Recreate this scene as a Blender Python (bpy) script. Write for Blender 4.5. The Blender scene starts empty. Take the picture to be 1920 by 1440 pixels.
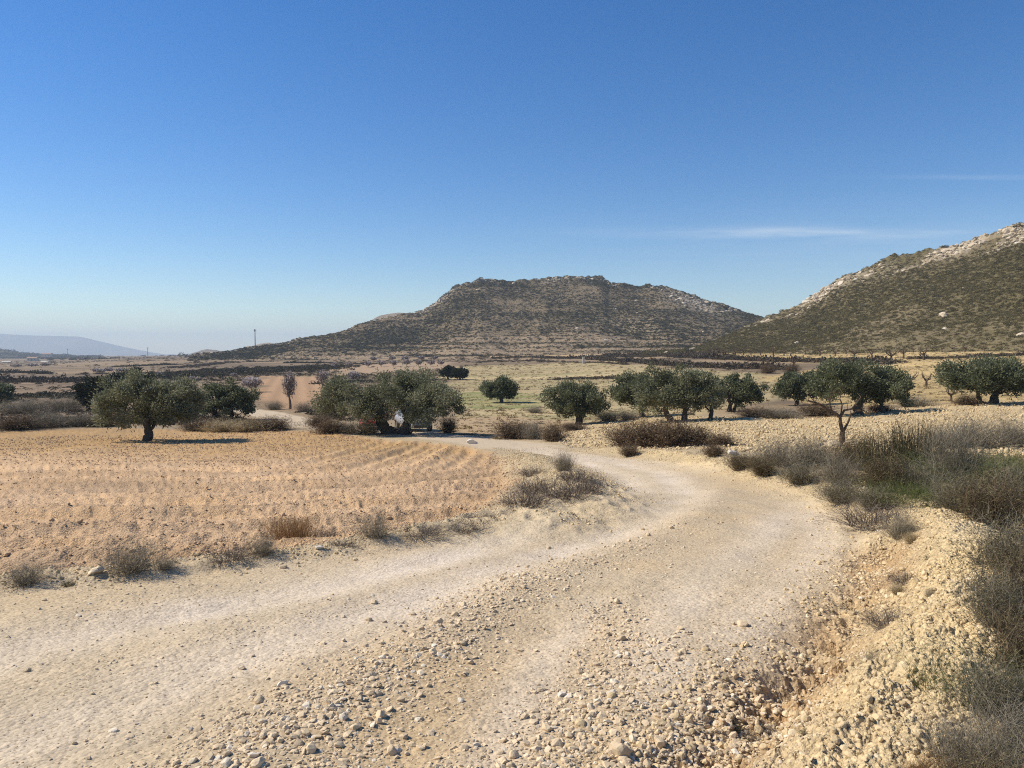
import bpy, math, random
import numpy as np
from mathutils import Vector

D2R = math.radians
scene = bpy.context.scene
COL = scene.collection

# ---------------------------------------------------------------- camera, sky, sun, exposure
cam_data = bpy.data.cameras.new("camera")
cam = bpy.data.objects.new("camera", cam_data)
COL.objects.link(cam)
cam.location = (0.0, 0.0, 1.62)
cam.rotation_euler = (D2R(90 - 2.6), 0, 0)
cam_data.sensor_width = 36.0
cam_data.lens = 26.7
cam_data.clip_start = 0.05
cam_data.clip_end = 30000
scene.camera = cam

SUN_AZ = D2R(79)          # measured from straight ahead towards the left
SUN_EL = D2R(43)
S = Vector((-math.sin(SUN_AZ) * math.cos(SUN_EL), math.cos(SUN_AZ) * math.cos(SUN_EL), math.sin(SUN_EL)))

world = bpy.data.worlds.new("World")
scene.world = world
world.use_nodes = True
wn, wl = world.node_tree.nodes, world.node_tree.links
bg = wn["Background"]
sky = wn.new("ShaderNodeTexSky")
sky.sky_type = "NISHITA"
sky.sun_disc = False
sky.sun_elevation = SUN_EL
sky.sun_rotation = -SUN_AZ
sky.air_density = 1.0
sky.dust_density = 0.05
sky.ozone_density = 3.0
sky.altitude = 300
bg.inputs["Strength"].default_value = 0.104
# thin streak of cirrus, written by direction (it lies at infinity, like the sky itself)
tc = wn.new("ShaderNodeTexCoord")
sep = wn.new("ShaderNodeSeparateXYZ")
wl.new(tc.outputs["Generated"], sep.inputs[0])
def wmath(op, a, b=None, c=None):
    n = wn.new("ShaderNodeMath"); n.operation = op
    for i, v in enumerate((a, b, c)):
        if v is None: continue
        if isinstance(v, (int, float)): n.inputs[i].default_value = v
        else: wl.new(v, n.inputs[i])
    return n.outputs[0]
tx = wmath("DIVIDE", sep.outputs[0], sep.outputs[1])
tz = wmath("DIVIDE", sep.outputs[2], sep.outputs[1])
cmb = wn.new("ShaderNodeCombineXYZ")
wl.new(wmath("MULTIPLY", tx, 7.0), cmb.inputs[0]); wl.new(wmath("MULTIPLY", tz, 90.0), cmb.inputs[1])
cn = wn.new("ShaderNodeTexNoise"); cn.inputs["Scale"].default_value = 1.0; cn.inputs["Detail"].default_value = 6
cn.inputs["Roughness"].default_value = 0.62
wl.new(cmb.outputs[0], cn.inputs["Vector"])
def bump1(x, centre, width):
    q = wmath("DIVIDE", wmath("SUBTRACT", x, centre), width)
    return wmath("POWER", 2.718, wmath("MULTIPLY", wmath("MULTIPLY", q, q), -1.0))
streak = wmath("MULTIPLY", bump1(tz, 0.1525, 0.0065), bump1(tx, 0.38, 0.19))
streak2 = wmath("MULTIPLY", bump1(tz, 0.224, 0.003), bump1(tx, 0.60, 0.10))
streak = wmath("ADD", streak, wmath("MULTIPLY", streak2, 0.3))
veil = wmath("MULTIPLY", bump1(tz, 0.13, 0.05), wmath("MULTIPLY", bump1(tx, 0.55, 0.35), 0.25))
cl = wmath("MULTIPLY", wmath("ADD", streak, veil), wmath("MULTIPLY_ADD", cn.outputs["Fac"], 1.5, -0.35))
cl = wmath("MULTIPLY", wmath("MULTIPLY", cl, wmath("GREATER_THAN", sep.outputs[1], 0.01)), 0.75)
mixc = wn.new("ShaderNodeMix"); mixc.data_type = "RGBA"; mixc.clamp_factor = True
wl.new(cl, mixc.inputs["Factor"])
skyhue = wn.new("ShaderNodeHueSaturation")
skyhue.inputs["Saturation"].default_value = 1.36
skyhue.inputs["Hue"].default_value = 0.508
wl.new(sky.outputs[0], skyhue.inputs["Color"])
wl.new(skyhue.outputs[0], mixc.inputs["A"])
mixc.inputs["B"].default_value = (6.2, 6.9, 7.6, 1)
wl.new(mixc.outputs["Result"], bg.inputs["Color"])

sun_data = bpy.data.lights.new("sun", "SUN")
sun_data.energy = 5.0
sun_data.angle = D2R(0.53)
sun_data.color = (1.0, 0.92, 0.79)
sun = bpy.data.objects.new("sun", sun_data)
sun.rotation_euler = S.to_track_quat("Z", "Y").to_euler()
sun.location = (-60, 60, 80)
COL.objects.link(sun)

vs = scene.view_settings
vs.view_transform = "Standard"; vs.look = "None"; vs.exposure = 0.27; vs.gamma = 1.0; vs.use_curve_mapping = False
scene.cycles.use_denoising = False
scene.cycles.use_adaptive_sampling = False
scene.cycles.pixel_filter_type = "BLACKMAN_HARRIS"
scene.cycles.filter_width = 1.1
scene.cycles.max_bounces = 6
scene.cycles.diffuse_bounces = 3
scene.cycles.volume_bounces = 1
scene.cycles.transparent_max_bounces = 8

# ---------------------------------------------------------------- terrain as one height function
def _hash(ix, iy, seed):
    h = (ix.astype(np.int64) * 374761393 + iy.astype(np.int64) * 668265263 + seed * 974634777) & 0xFFFFFFFF
    h = ((h ^ (h >> 13)) * 1274126177) & 0xFFFFFFFF
    h = (h ^ (h >> 16)) & 0xFFFFFFFF
    return h / 4294967295.0

def vnoise(x, y, seed=0):
    x = np.asarray(x, float); y = np.asarray(y, float)
    ix = np.floor(x); iy = np.floor(y)
    fx = x - ix; fy = y - iy
    fx = fx * fx * fx * (fx * (fx * 6 - 15) + 10); fy = fy * fy * fy * (fy * (fy * 6 - 15) + 10)
    a = _hash(ix, iy, seed); b = _hash(ix + 1, iy, seed)
    c = _hash(ix, iy + 1, seed); d = _hash(ix + 1, iy + 1, seed)
    return (a + (b - a) * fx) + ((c + (d - c) * fx) - (a + (b - a) * fx)) * fy

def fbm(x, y, octaves=4, seed=0, gain=0.5):
    v = 0.0; amp = 1.0; tot = 0.0
    c, s = math.cos(0.6), math.sin(0.6)
    for o in range(octaves):
        v = v + amp * (vnoise(x, y, seed + o * 17) * 2 - 1)
        tot += amp; amp *= gain
        x, y = (c * x - s * y) * 2.03 + 3.7, (s * x + c * y) * 2.03 - 1.9
    return v / tot

def sstep(a, b, x):
    t = np.clip((np.asarray(x, float) - a) / (b - a), 0, 1)
    return t * t * (3 - 2 * t)

_COLS = {
    -0.675: [(0, 0), (3, 0), (5, -.12), (10, -.62), (16, -1.25), (25, -2.05), (40, -3.25), (60, -4.2), (110, -6.4), (180, -7.5), (300, -8.6), (500, -10.5), (800, -13), (1200, -15.5), (2500, -22), (9000, -60)],
    -0.34: [(0, 0), (3, 0), (5, -.12), (10, -.62), (16, -1.25), (25, -2.05), (40, -3.25), (60, -4.1), (110, -6.3), (180, -7.2), (300, -7.3), (500, -6.5), (800, -5), (1200, -6), (2500, -16), (9000, -60)],
    0.0: [(0, 0), (3, 0), (5, -.12), (10, -.60), (16, -1.2), (25, -2.0), (40, -3.2), (60, -4.2), (110, -5.8), (180, -5.6), (300, -4.2), (400, -2.9), (500, -1.2), (800, 0), (2500, -10), (9000, -60)],
    0.34: [(0, 0), (3, 0), (5, -.10), (10, -.50), (16, -1.0), (25, -1.7), (40, -2.6), (60, -3.2), (80, -3.6), (110, -3.9), (150, -3.2), (200, -1.8), (240, -.2), (300, 1.2), (400, 2), (2500, -5), (9000, -60)],
    0.675: [(0, 0), (3, 0), (5, -.06), (10, -.38), (16, -.9), (22, -1.35), (40, -2.0), (55, -2.2), (100, -2.9), (130, -1.6), (150, -.5), (170, .5), (220, 2.0), (400, 3), (2500, 0), (9000, -60)],
}
_LG = np.linspace(math.log(0.5), math.log(9000), 700)
_TS = sorted(_COLS)
_AZ = [math.atan(t) for t in _TS]
_TAB = []
for _t in _TS:
    _d = np.array([max(p[0], .4) for p in _COLS[_t]], float) * math.sqrt(1 + _t * _t)
    _z = np.array([p[1] for p in _COLS[_t]], float)
    _v = np.interp(_LG, np.log(_d), _z)
    _k = np.hanning(41); _k /= _k.sum()
    _v = np.convolve(np.pad(_v, 20, mode="edge"), _k, "valid")
    _TAB.append(_v)
_TAB = np.array(_TAB)

def base_z(x, y):
    x = np.asarray(x, float); y = np.asarray(y, float)
    r = np.maximum(np.hypot(x, y), 0.51)
    a = np.clip(np.arctan2(x, y), _AZ[0], _AZ[-1])
    fi = (np.log(np.minimum(r, 8900)) - _LG[0]) / (_LG[1] - _LG[0])
    i = np.clip(fi.astype(int), 0, 698); f = fi - i
    out = np.zeros_like(r)
    for k in range(len(_AZ) - 1):
        m = (a >= _AZ[k]) & ((a <= _AZ[k + 1]) if k == len(_AZ) - 2 else (a < _AZ[k + 1]))
        w = (a - _AZ[k]) / (_AZ[k + 1] - _AZ[k])
        w = w * w * (3 - 2 * w)
        za = _TAB[k][i] * (1 - f) + _TAB[k][i + 1] * f
        zb = _TAB[k + 1][i] * (1 - f) + _TAB[k + 1][i + 1] * f
        out = np.where(m, za * (1 - w) + zb * w, out)
    return out

def pdist(x, y, pts):
    """distance from points to a polyline, and the fraction of its length at the nearest place"""
    x = np.asarray(x, float); y = np.asarray(y, float)
    best = np.full(x.shape, 1e9); arc = np.zeros(x.shape)
    seg = [math.dist(pts[i][:2], pts[i + 1][:2]) for i in range(len(pts) - 1)]
    tot = sum(seg); run = 0.0
    for i in range(len(pts) - 1):
        ax, ay = pts[i][:2]; bx, by = pts[i + 1][:2]
        dx, dy = bx - ax, by - ay
        L = max(dx * dx + dy * dy, 1e-9)
        t = np.clip(((x - ax) * dx + (y - ay) * dy) / L, 0, 1)
        d = np.hypot(x - ax - t * dx, y - ay - t * dy)
        m = d < best
        best = np.where(m, d, best); arc = np.where(m, (run + t * seg[i]) / tot, arc)
        run += seg[i]
    return best, arc

def inside(x, y, poly):
    x = np.asarray(x, float); y = np.asarray(y, float)
    c = np.zeros(x.shape, bool)
    n = len(poly)
    for i in range(n):
        ax, ay = poly[i][:2]; bx, by = poly[(i + 1) % n][:2]
        if ay == by: continue
        m = ((ay > y) != (by > y)) & (x < (bx - ax) * (y - ay) / (by - ay) + ax)
        c ^= m
    return c

def sdist(x, y, poly):
    d, _ = pdist(x, y, list(poly) + [poly[0]])
    return np.where(inside(x, y, poly), d, -d)      # positive inside

ROAD_L = [(-9.0, 3.2), (-4.59, 5.11), (-4.02, 5.89), (-3.36, 6.22), (-2.71, 6.82), (-1.88, 7.35), (-1.14, 8.03), (-0.39, 9.21), (0.45, 10.58), (1.25, 12.16), (1.73, 14.58), (1.85, 17.47), (1.55, 21.89), (0.78, 27.67), (-0.73, 34.49), (-2.72, 38.57)]
ROAD_R = [(-2.80, 44.11), (-0.59, 42.11), (1.27, 35.97), (2.44, 28.77), (3.24, 24.16), (4.18, 20.40), (4.78, 16.09), (4.69, 12.27), (4.13, 9.32), (3.63, 7.63), (3.01, 6.39), (2.24, 5.16), (1.58, 4.18), (1.16, 3.59), (0.79, 3.05), (0.55, 2.2), (0.2, 0.0), (-0.5, -6)]
ROAD = ROAD_L + ROAD_R + [(-12, -6)]
ROAD_FAR = [(0.89, 31.68), (-0.81, 38.16), (-2.96, 42.02), (-6.72, 47.63), (-10.86, 51.35), (-14.35, 55.04), (-19.36, 65.43), (-27.62, 83.46), (-34.86, 95.23), (-39.59, 98.66)]
PALE = [[(-2.97, 3.84), (-2.87, 4.18), (-2.29, 4.87), (-1.37, 6.03), (-0.33, 7.66), (0.97, 9.81), (2.10, 12.88), (2.45, 17.30), (2.06, 22.48), (1.20, 28.22)],
        [(-2.27, 2.98), (-2.02, 3.35), (-1.62, 4.05), (-0.92, 4.97), (0.00, 6.80), (1.53, 8.97), (2.80, 11.99), (3.33, 16.84), (2.91, 21.69)],
        [(-0.06, 2.88), (0.06, 3.61), (0.24, 4.26), (0.64, 5.24)],
        [(0.77, 3.59), (0.87, 4.37), (1.33, 5.50), (2.47, 7.57), (3.65, 9.90)],
        [(1.31, 4.36), (2.26, 5.88), (3.33, 7.81), (4.05, 10.78)]]
WINDROW = [(-1.21, 2.67), (-0.92, 3.19), (-0.67, 3.88), (-0.33, 4.62), (0.17, 6.06), (1.16, 7.45), (2.34, 9.43), (3.50, 12.68)]
WINDROW2 = [(0.00, 2.77), (0.23, 3.15), (0.43, 3.73), (0.69, 4.38), (0.62, 5.09)]
WINDROW3 = [(0.38, 2.77), (0.68, 3.14), (0.90, 3.40), (1.22, 3.72)]
# crest of the earth bank: x, y, height
BANK = [(3.51, 29.30, 0.16), (4.80, 21.23, 0.22), (5.03, 16.56, 0.22), (5.26, 14.04, 0.2), (5.06, 11.18, 0.18), (4.90, 9.35, 0.2), (4.40, 7.67, 0.26), (3.71, 6.11, 0.3), (3.03, 4.89, 0.3), (2.51, 4.07, 0.28), (2.09, 3.48, 0.26), (1.74, 3.10, 0.22), (1.46, 2.82, 0.18), (1.27, 2.59, 0.16), (1.75, 1.2, .2), (1.75, -5, .2)]
TYRE = [[(4.53, 11.02), (4.13, 9.43), (3.73, 8.23), (3.41, 7.50), (3.11, 6.97)], [(4.41, 9.89), (4.02, 8.67), (3.69, 7.86), (3.35, 7.19)]]
DITCH = [(3.43, 6.94), (2.83, 5.85), (2.14, 4.76), (1.62, 4.02), (1.24, 3.53), (0.98, 3.19), (0.68, 2.77)]
MOUND = [(0.48, 27.11, 0.15), (1.07, 16.76, 0.28), (1.16, 11.72, 0.28), (0.82, 9.67, 0.26), (0.32, 8.99, 0.26), (-0.19, 8.81, 0.16), (-0.73, 8.58, 0.08)]
FIELD = [(-6.32, 6.08), (-4.30, 6.30), (-3.71, 6.45), (-3.07, 7.07), (-2.04, 7.99), (-1.27, 8.93), (-0.71, 10.01), (-0.22, 12.38), (0.06, 16.24), (-0.08, 23.44), (-0.75, 30.19), (-1.94, 34.44), (-3.76, 38.04), (-7.66, 41.80), (-12.44, 49.00), (-16.72, 49.42), (-21.83, 50.76), (-28.36, 52.94), (-32.29, 50.90), (-35.64, 47.68), (-46.69, 45.34)]
STONY = [(4.77, 52.04), (7.98, 59.61), (14.43, 52.54), (18.79, 49.41), (25.76, 53.02), (33.05, 55.90), (40.33, 57.32), (50.59, 53.64), (20.16, 21.30), (14.05, 19.90), (11.94, 21.41), (10.26, 24.24), (7.96, 24.50), (5.56, 27.18), (2.78, 32.86), (2.64, 39.37)]

def furrow_coord(x, y):
    return 24.0 - np.where(x < -8, 0, 0) - np.hypot(np.maximum(x + 8, 0), np.minimum(y - 0.12 * np.minimum(x + 8, 0) - 24, 0) + 0.0)

def ground_z(x, y, detail=True):
    x = np.asarray(x, float); y = np.asarray(y, float)
    z = base_z(x, y)
    r = np.hypot(x, y)
    near = r < 75
    if np.ndim(x) == 0:
        return float(ground_z(np.array([x]), np.array([y]), detail)[0])
    # slow rolling of the far ground
    z = z + sstep(60, 200, r) * fbm(x * .012, y * .012, 3, 5) * np.clip(r * .002, 0, .9)
    xn, yn = x[near], y[near]
    if xn.size == 0:
        return z
    zn = np.zeros_like(xn)
    wob = fbm(xn * 1.1, yn * 1.1, 3, 11)
    d, t = pdist(xn, yn, BANK)
    hb = np.interp(t, np.cumsum([0] + [math.dist(BANK[i][:2], BANK[i + 1][:2]) for i in range(len(BANK) - 1)]) / sum(math.dist(BANK[i][:2], BANK[i + 1][:2]) for i in range(len(BANK) - 1)), [b[2] for b in BANK])
    bank = hb * np.exp(-(d / (0.55 + .12 * wob)) ** 2) * (1 + .35 * wob)
    d2, _ = pdist(xn, yn, DITCH)
    ditch = np.exp(-(d2 / .26) ** 2) * (1 + .5 * wob)
    d3, t3 = pdist(xn, yn, MOUND)
    hm = np.interp(t3, np.cumsum([0] + [math.dist(MOUND[i][:2], MOUND[i + 1][:2]) for i in range(len(MOUND) - 1)]) / sum(math.dist(MOUND[i][:2], MOUND[i + 1][:2]) for i in range(len(MOUND) - 1)), [b[2] for b in MOUND])
    mound = hm * np.exp(-(d3 / .75) ** 2) * (1 + .3 * wob)
    d4, _ = pdist(xn, yn, ROAD_L[:10])
    lip = .07 * np.exp(-(d4 / .28) ** 2) * (1 + .8 * wob)
    d5, _ = pdist(xn, yn, WINDROW)
    wind = .035 * np.exp(-(d5 / .30) ** 2)
    ruts = 0
    for k, p in enumerate(PALE[:2]):
        d6, _ = pdist(xn, yn, p)
        ruts = ruts - .022 * np.exp(-(d6 / .32) ** 2)
    for p in TYRE:
        d6, _ = pdist(xn, yn, p)
        ruts = ruts - .016 * np.exp(-(d6 / .06) ** 2) + .006 * np.exp(-((d6 - .12) / .06) ** 2)
    sf = sdist(xn, yn, FIELD)
    mf = sstep(-.1, .5, sf)
    ss = sdist(xn, yn, STONY)
    ms = sstep(-.3, .6, ss)
    zn = bank - .13 * ditch + mound + lip + wind + ruts - .12 * mf
    if detail:
        g = furrow_coord(xn, yn) + .10 * fbm(xn * .5, yn * .5, 3, 21)
        fur = np.sin(g * 2 * math.pi / .72) * .036 + np.sin(g * 2 * math.pi / 2.35 + 1) * .055
        fur = fur * (0.6 + .8 * vnoise(xn * .3, yn * .9, 8))
        rr_ = r[near]; fine = 1 - sstep(4.5, 9, rr_)
        clod = np.abs(fbm(xn * 4.5, yn * 4.5, 2, 31, .5))
        clod2 = fbm(xn * 14.0, yn * 14.0, 3, 35, .6) * fine
        zn = zn + mf * (fur + (.03 - clod * .08) + clod2 * .018)
        zn = zn + ms * ((.03 - clod * .10) + .03 * np.sin(yn * 2 * math.pi / .8 + xn * .5))
        rough = np.clip(bank / .22, 0, 1) + np.clip(mound / .2, 0, 1) + ditch * .8 + np.clip(lip / .05, 0, .6)
        zn = zn + np.clip(rough, 0, 1.2) * (.02 - np.abs(fbm(xn * 3.6, yn * 3.6, 2, 43, .5)) * .10 - np.abs(fbm(xn * 9, yn * 9, 4, 41, .66)) * .07 * fine)
        zn = zn + fbm(xn * 2.6, yn * 2.6, 2, 51, .5) * .012 + fbm(xn * 11, yn * 11, 3, 52, .6) * .006 * fine + fbm(xn * .7, yn * .7, 3, 55) * .03
    z = z.copy()
    z[near] = z[near] + zn * (1 - sstep(60, 75, r[near]))
    return z

# ---------------------------------------------------------------- helpers
rng = np.random.default_rng(7)

def mesh_np(name, verts, faces, mats=(), smooth=False, col=None, mat_idx=None):
    """mesh from numpy arrays; faces is (n,3) or (n,4)"""
    me = bpy.data.meshes.new(name)
    verts = np.asarray(verts, np.float32); faces = np.asarray(faces, np.int32)
    n, k = faces.shape
    me.vertices.add(len(verts)); me.vertices.foreach_set("co", verts.ravel())
    me.loops.add(n * k); me.loops.foreach_set("vertex_index", faces.ravel())
    me.polygons.add(n)
    me.polygons.foreach_set("loop_start", np.arange(0, n * k, k, dtype=np.int32))
    if mat_idx is not None: me.polygons.foreach_set("material_index", np.asarray(mat_idx, np.int32))
    me.polygons.foreach_set("use_smooth", np.full(n, smooth))
    for m in mats: me.materials.append(m)
    if col is not None:
        ca = me.color_attributes.new("Col", "FLOAT_COLOR", "POINT")
        c4 = np.ones((len(verts), 4), np.float32); c4[:, :3] = col
        ca.data.foreach_set("color", c4.ravel())
    me.update(calc_edges=True)
    return me

def link(name, me, parent=None, loc=None, rot=None, scale=None):
    o = bpy.data.objects.new(name, me)
    COL.objects.link(o)
    if parent is not None: o.parent = parent
    if loc is not None: o.location = loc
    if rot is not None: o.rotation_euler = rot
    if scale is not None: o.scale = scale
    return o

def tag(o, label=None, cat=None, group=None, kind=None):
    for k, v in (("label", label), ("category", cat), ("group", group), ("kind", kind)):
        if v: o[k] = v
    return o

def empty(name, loc):
    o = bpy.data.objects.new(name, None); COL.objects.link(o); o.location = loc
    o.empty_display_size = .3
    return o

def gz(x, y):
    return float(ground_z(np.array([x], float), np.array([y], float))[0])

class NT:
    """short-hand for a material's node tree"""
    def __init__(s, name, rough=.9, spec=.15):
        s.m = bpy.data.materials.new(name); s.m.use_nodes = True
        s.n, s.l = s.m.node_tree.nodes, s.m.node_tree.links
        s.b = s.n["Principled BSDF"]
        s.b.inputs["Roughness"].default_value = rough
        s.b.inputs["Specular IOR Level"].default_value = spec
    def put(s, v, sock):
        if isinstance(v, (int, float)): sock.default_value = v
        elif isinstance(v, (tuple, list)): sock.default_value = (*v, 1) if len(v) == 3 and sock.type == "RGBA" else v
        else: s.l.new(v, sock)
    def math(s, op, a, b=0.0, clamp=False):
        n = s.n.new("ShaderNodeMath"); n.operation = op; n.use_clamp = clamp
        s.put(a, n.inputs[0]); s.put(b, n.inputs[1]); return n.outputs[0]
    def noise(s, scale, detail=5, rough=.6, vec=None, out="Fac"):
        n = s.n.new("ShaderNodeTexNoise"); n.inputs["Scale"].default_value = scale
        n.inputs["Detail"].default_value = detail; n.inputs["Roughness"].default_value = rough
        if vec is not None: s.l.new(vec, n.inputs["Vector"])
        return n.outputs[out]
    def vor(s, scale, vec=None, feature="F1", out="Distance"):
        n = s.n.new("ShaderNodeTexVoronoi"); n.inputs["Scale"].default_value = scale; n.feature = feature
        if vec is not None: s.l.new(vec, n.inputs["Vector"])
        return n.outputs[out]
    def ramp(s, fac, stops):
        n = s.n.new("ShaderNodeValToRGB"); e = n.color_ramp.elements
        while len(e) < len(stops): e.new(.5)
        for el, (p, c) in zip(e, stops):
            el.position = p; el.color = (*c, 1) if len(c) == 3 else c
        s.put(fac, n.inputs[0]); return n.outputs[0]
    def mix(s, f, a, b, mode="MIX"):
        n = s.n.new("ShaderNodeMix"); n.data_type = "RGBA"; n.blend_type = mode
        s.put(f, n.inputs["Factor"]); s.put(a, n.inputs["A"]); s.put(b, n.inputs["B"]); return n.outputs["Result"]
    def rgb(s, c):
        n = s.n.new("ShaderNodeRGB"); n.outputs[0].default_value = (*c, 1); return n.outputs[0]
    def pos(s):
        n = s.n.new("ShaderNodeNewGeometry"); return n.outputs["Position"]
    def objco(s):
        n = s.n.new("ShaderNodeTexCoord"); return n.outputs["Object"]
    def attr(s, name, out="Color"):
        n = s.n.new("ShaderNodeAttribute"); n.attribute_name = name; return n.outputs[out]
    def rand(s):
        n = s.n.new("ShaderNodeObjectInfo"); return n.outputs["Random"]
    def hsv(s, col, val=1.0, sat=1.0, hue=.5):
        n = s.n.new("ShaderNodeHueSaturation")
        s.put(col, n.inputs["Color"]); s.put(val, n.inputs["Value"]); s.put(sat, n.inputs["Saturation"]); s.put(hue, n.inputs["Hue"])
        return n.outputs[0]
    def bump(s, h, dist, strength=1.0, normal=None):
        n = s.n.new("ShaderNodeBump"); n.inputs["Distance"].default_value = dist; n.inputs["Strength"].default_value = strength
        s.put(h, n.inputs["Height"])
        if normal is not None: s.l.new(normal, n.inputs["Normal"])
        return n.outputs[0]
    def done(s, col, normal=None):
        s.put(col, s.b.inputs["Base Color"])
        if normal is not None: s.l.new(normal, s.b.inputs["Normal"])
        return s.m

# ---------------------------------------------------------------- ground materials
def soil_material(name, fine=1.0, pebble=.5, contrast=.22, strength=.8):
    t = NT(name, rough=.95, spec=.08)
    p = t.pos()
    c = t.attr("Col")
    n1 = t.noise(5.0, 6, .65, p); n2 = t.noise(42.0, 4, .65, p); n3 = t.noise(.6, 4, .6, p)
    v = t.math("ADD", t.math("MULTIPLY", t.math("SUBTRACT", n1, .5), contrast * 1.6), t.math("MULTIPLY", t.math("SUBTRACT", n2, .5), contrast * 1.5))
    v = t.math("ADD", t.math("ADD", v, t.math("MULTIPLY", t.math("SUBTRACT", n3, .5), contrast)), 1.0)
    cell = t.vor(46.0, p, out="Color")
    sp = t.n.new("ShaderNodeSeparateColor"); t.l.new(cell, sp.inputs[0])
    v2 = t.math("MULTIPLY_ADD", sp.outputs[0], contrast); t.n.active = None
    v2.node.inputs[2].default_value = 1 - contrast * .5
    col = t.hsv(c, t.math("MULTIPLY", v, v2), t.math("MULTIPLY_ADD", n3, .3))
    col.node.inputs["Saturation"].links[0].from_node.inputs[2].default_value = .85
    g2 = t.vor(95.0, p, out="Color"); sp2 = t.n.new("ShaderNodeSeparateColor"); t.l.new(g2, sp2.inputs[0])
    grain = t.ramp(sp2.outputs[0], [(0.0, (.55, .52, .48)), (.10, (.80, .78, .75)), (.16, (1, 1, 1)), (.9, (1, 1, 1)), (1.0, (1.12, 1.1, 1.06))])
    col = t.mix(1.0, col, grain, "MULTIPLY")
    d1 = t.vor(46.0, p); d2 = t.vor(17.0, p)
    h = t.math("ADD", t.math("MULTIPLY", t.math("SUBTRACT", 1.0, d1), .35 * pebble), t.math("MULTIPLY", t.math("SUBTRACT", 1.0, d2), .45 * pebble))
    h = t.math("ADD", h, t.math("ADD", t.math("MULTIPLY", n1, 1.0), t.math("MULTIPLY", n2, .30)))
    return t.done(col, t.bump(h, .05 * fine, strength))

M_road = soil_material("pale gravel track", .6, .9, .20, .45)
M_field = soil_material("ploughed ochre soil", 1.2, .9, .26, .6)
M_bank = soil_material("crumbling yellow earth", 1.4, 1.1, .34)
M_ground = soil_material("dry farmland soil", 1.2, .5, .30)

# ---------------------------------------------------------------- ground sheet
# areas of the farmland further off: outline, colour, how much it stretches into strips
PATCH = [
    ("red field", [(-75.43, 221.76), (-79.77, 246.81), (-57.60, 235.57), (-41.32, 183.70), (-28.37, 121.46), (-23.57, 89.27), (-24.52, 83.90), (-30.57, 94.40), (-37.40, 108.45)], (.40, .255, .145)),
    ("pink strip", [(-95.55, 388.79), (-25.07, 324.61), (-18.45, 262.76), (-56.10, 249.53)], (.37, .265, .17)),
    ("grain field", [(-17.17, 222.21), (-15.72, 279.84), (29.17, 296.76), (43.53, 187.83), (51.39, 149.28), (42.52, 116.32), (26.59, 75.57), (13.28, 55.46), (7.49, 55.95), (1.62, 57.58), (-3.10, 54.92), (-7.47, 96.48)], (.40, .315, .17)),
    ("orange strip", [(-11.10, 527.19), (18.54, 660.43), (53.69, 546.56), (42.80, 358.71), (-8.76, 415.84)], (.46, .32, .17)),
    ("green field", [(-7.58, 107.76), (-8.42, 132.98), (-2.85, 134.85), (5.15, 122.12), (5.17, 104.88), (2.49, 88.36), (-4.67, 82.83)], (.25, .25, .10)),
    ("bare strip", [(-3.86, 45.66), (-5.39, 69.57), (0.00, 71.75), (5.03, 59.45), (3.01, 42.74), (-0.57, 40.10)], (.43, .31, .18)),
    ("yellow orchard", [(67.00, 307.99), (85.72, 339.39), (122.91, 273.72), (126.67, 220.19), (143.28, 210.55), (169.18, 167.45), (68.09, 67.21), (39.64, 58.69), (34.88, 59.00), (29.02, 60.62), (28.34, 77.44), (50.41, 149.50), (79.65, 164.40), (70.12, 227.04)], (.50, .365, .17)),
    ("scrub waste", [(-47.11, 49.12), (-37.60, 55.57), (-30.64, 57.22), (-23.84, 62.66), (-30.53, 88.49), (-59.88, 163.75), (-97.96, 211.16), (-158.26, 234.55), (-211.99, 221.74)], (.215, .155, .10)),
]

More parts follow.
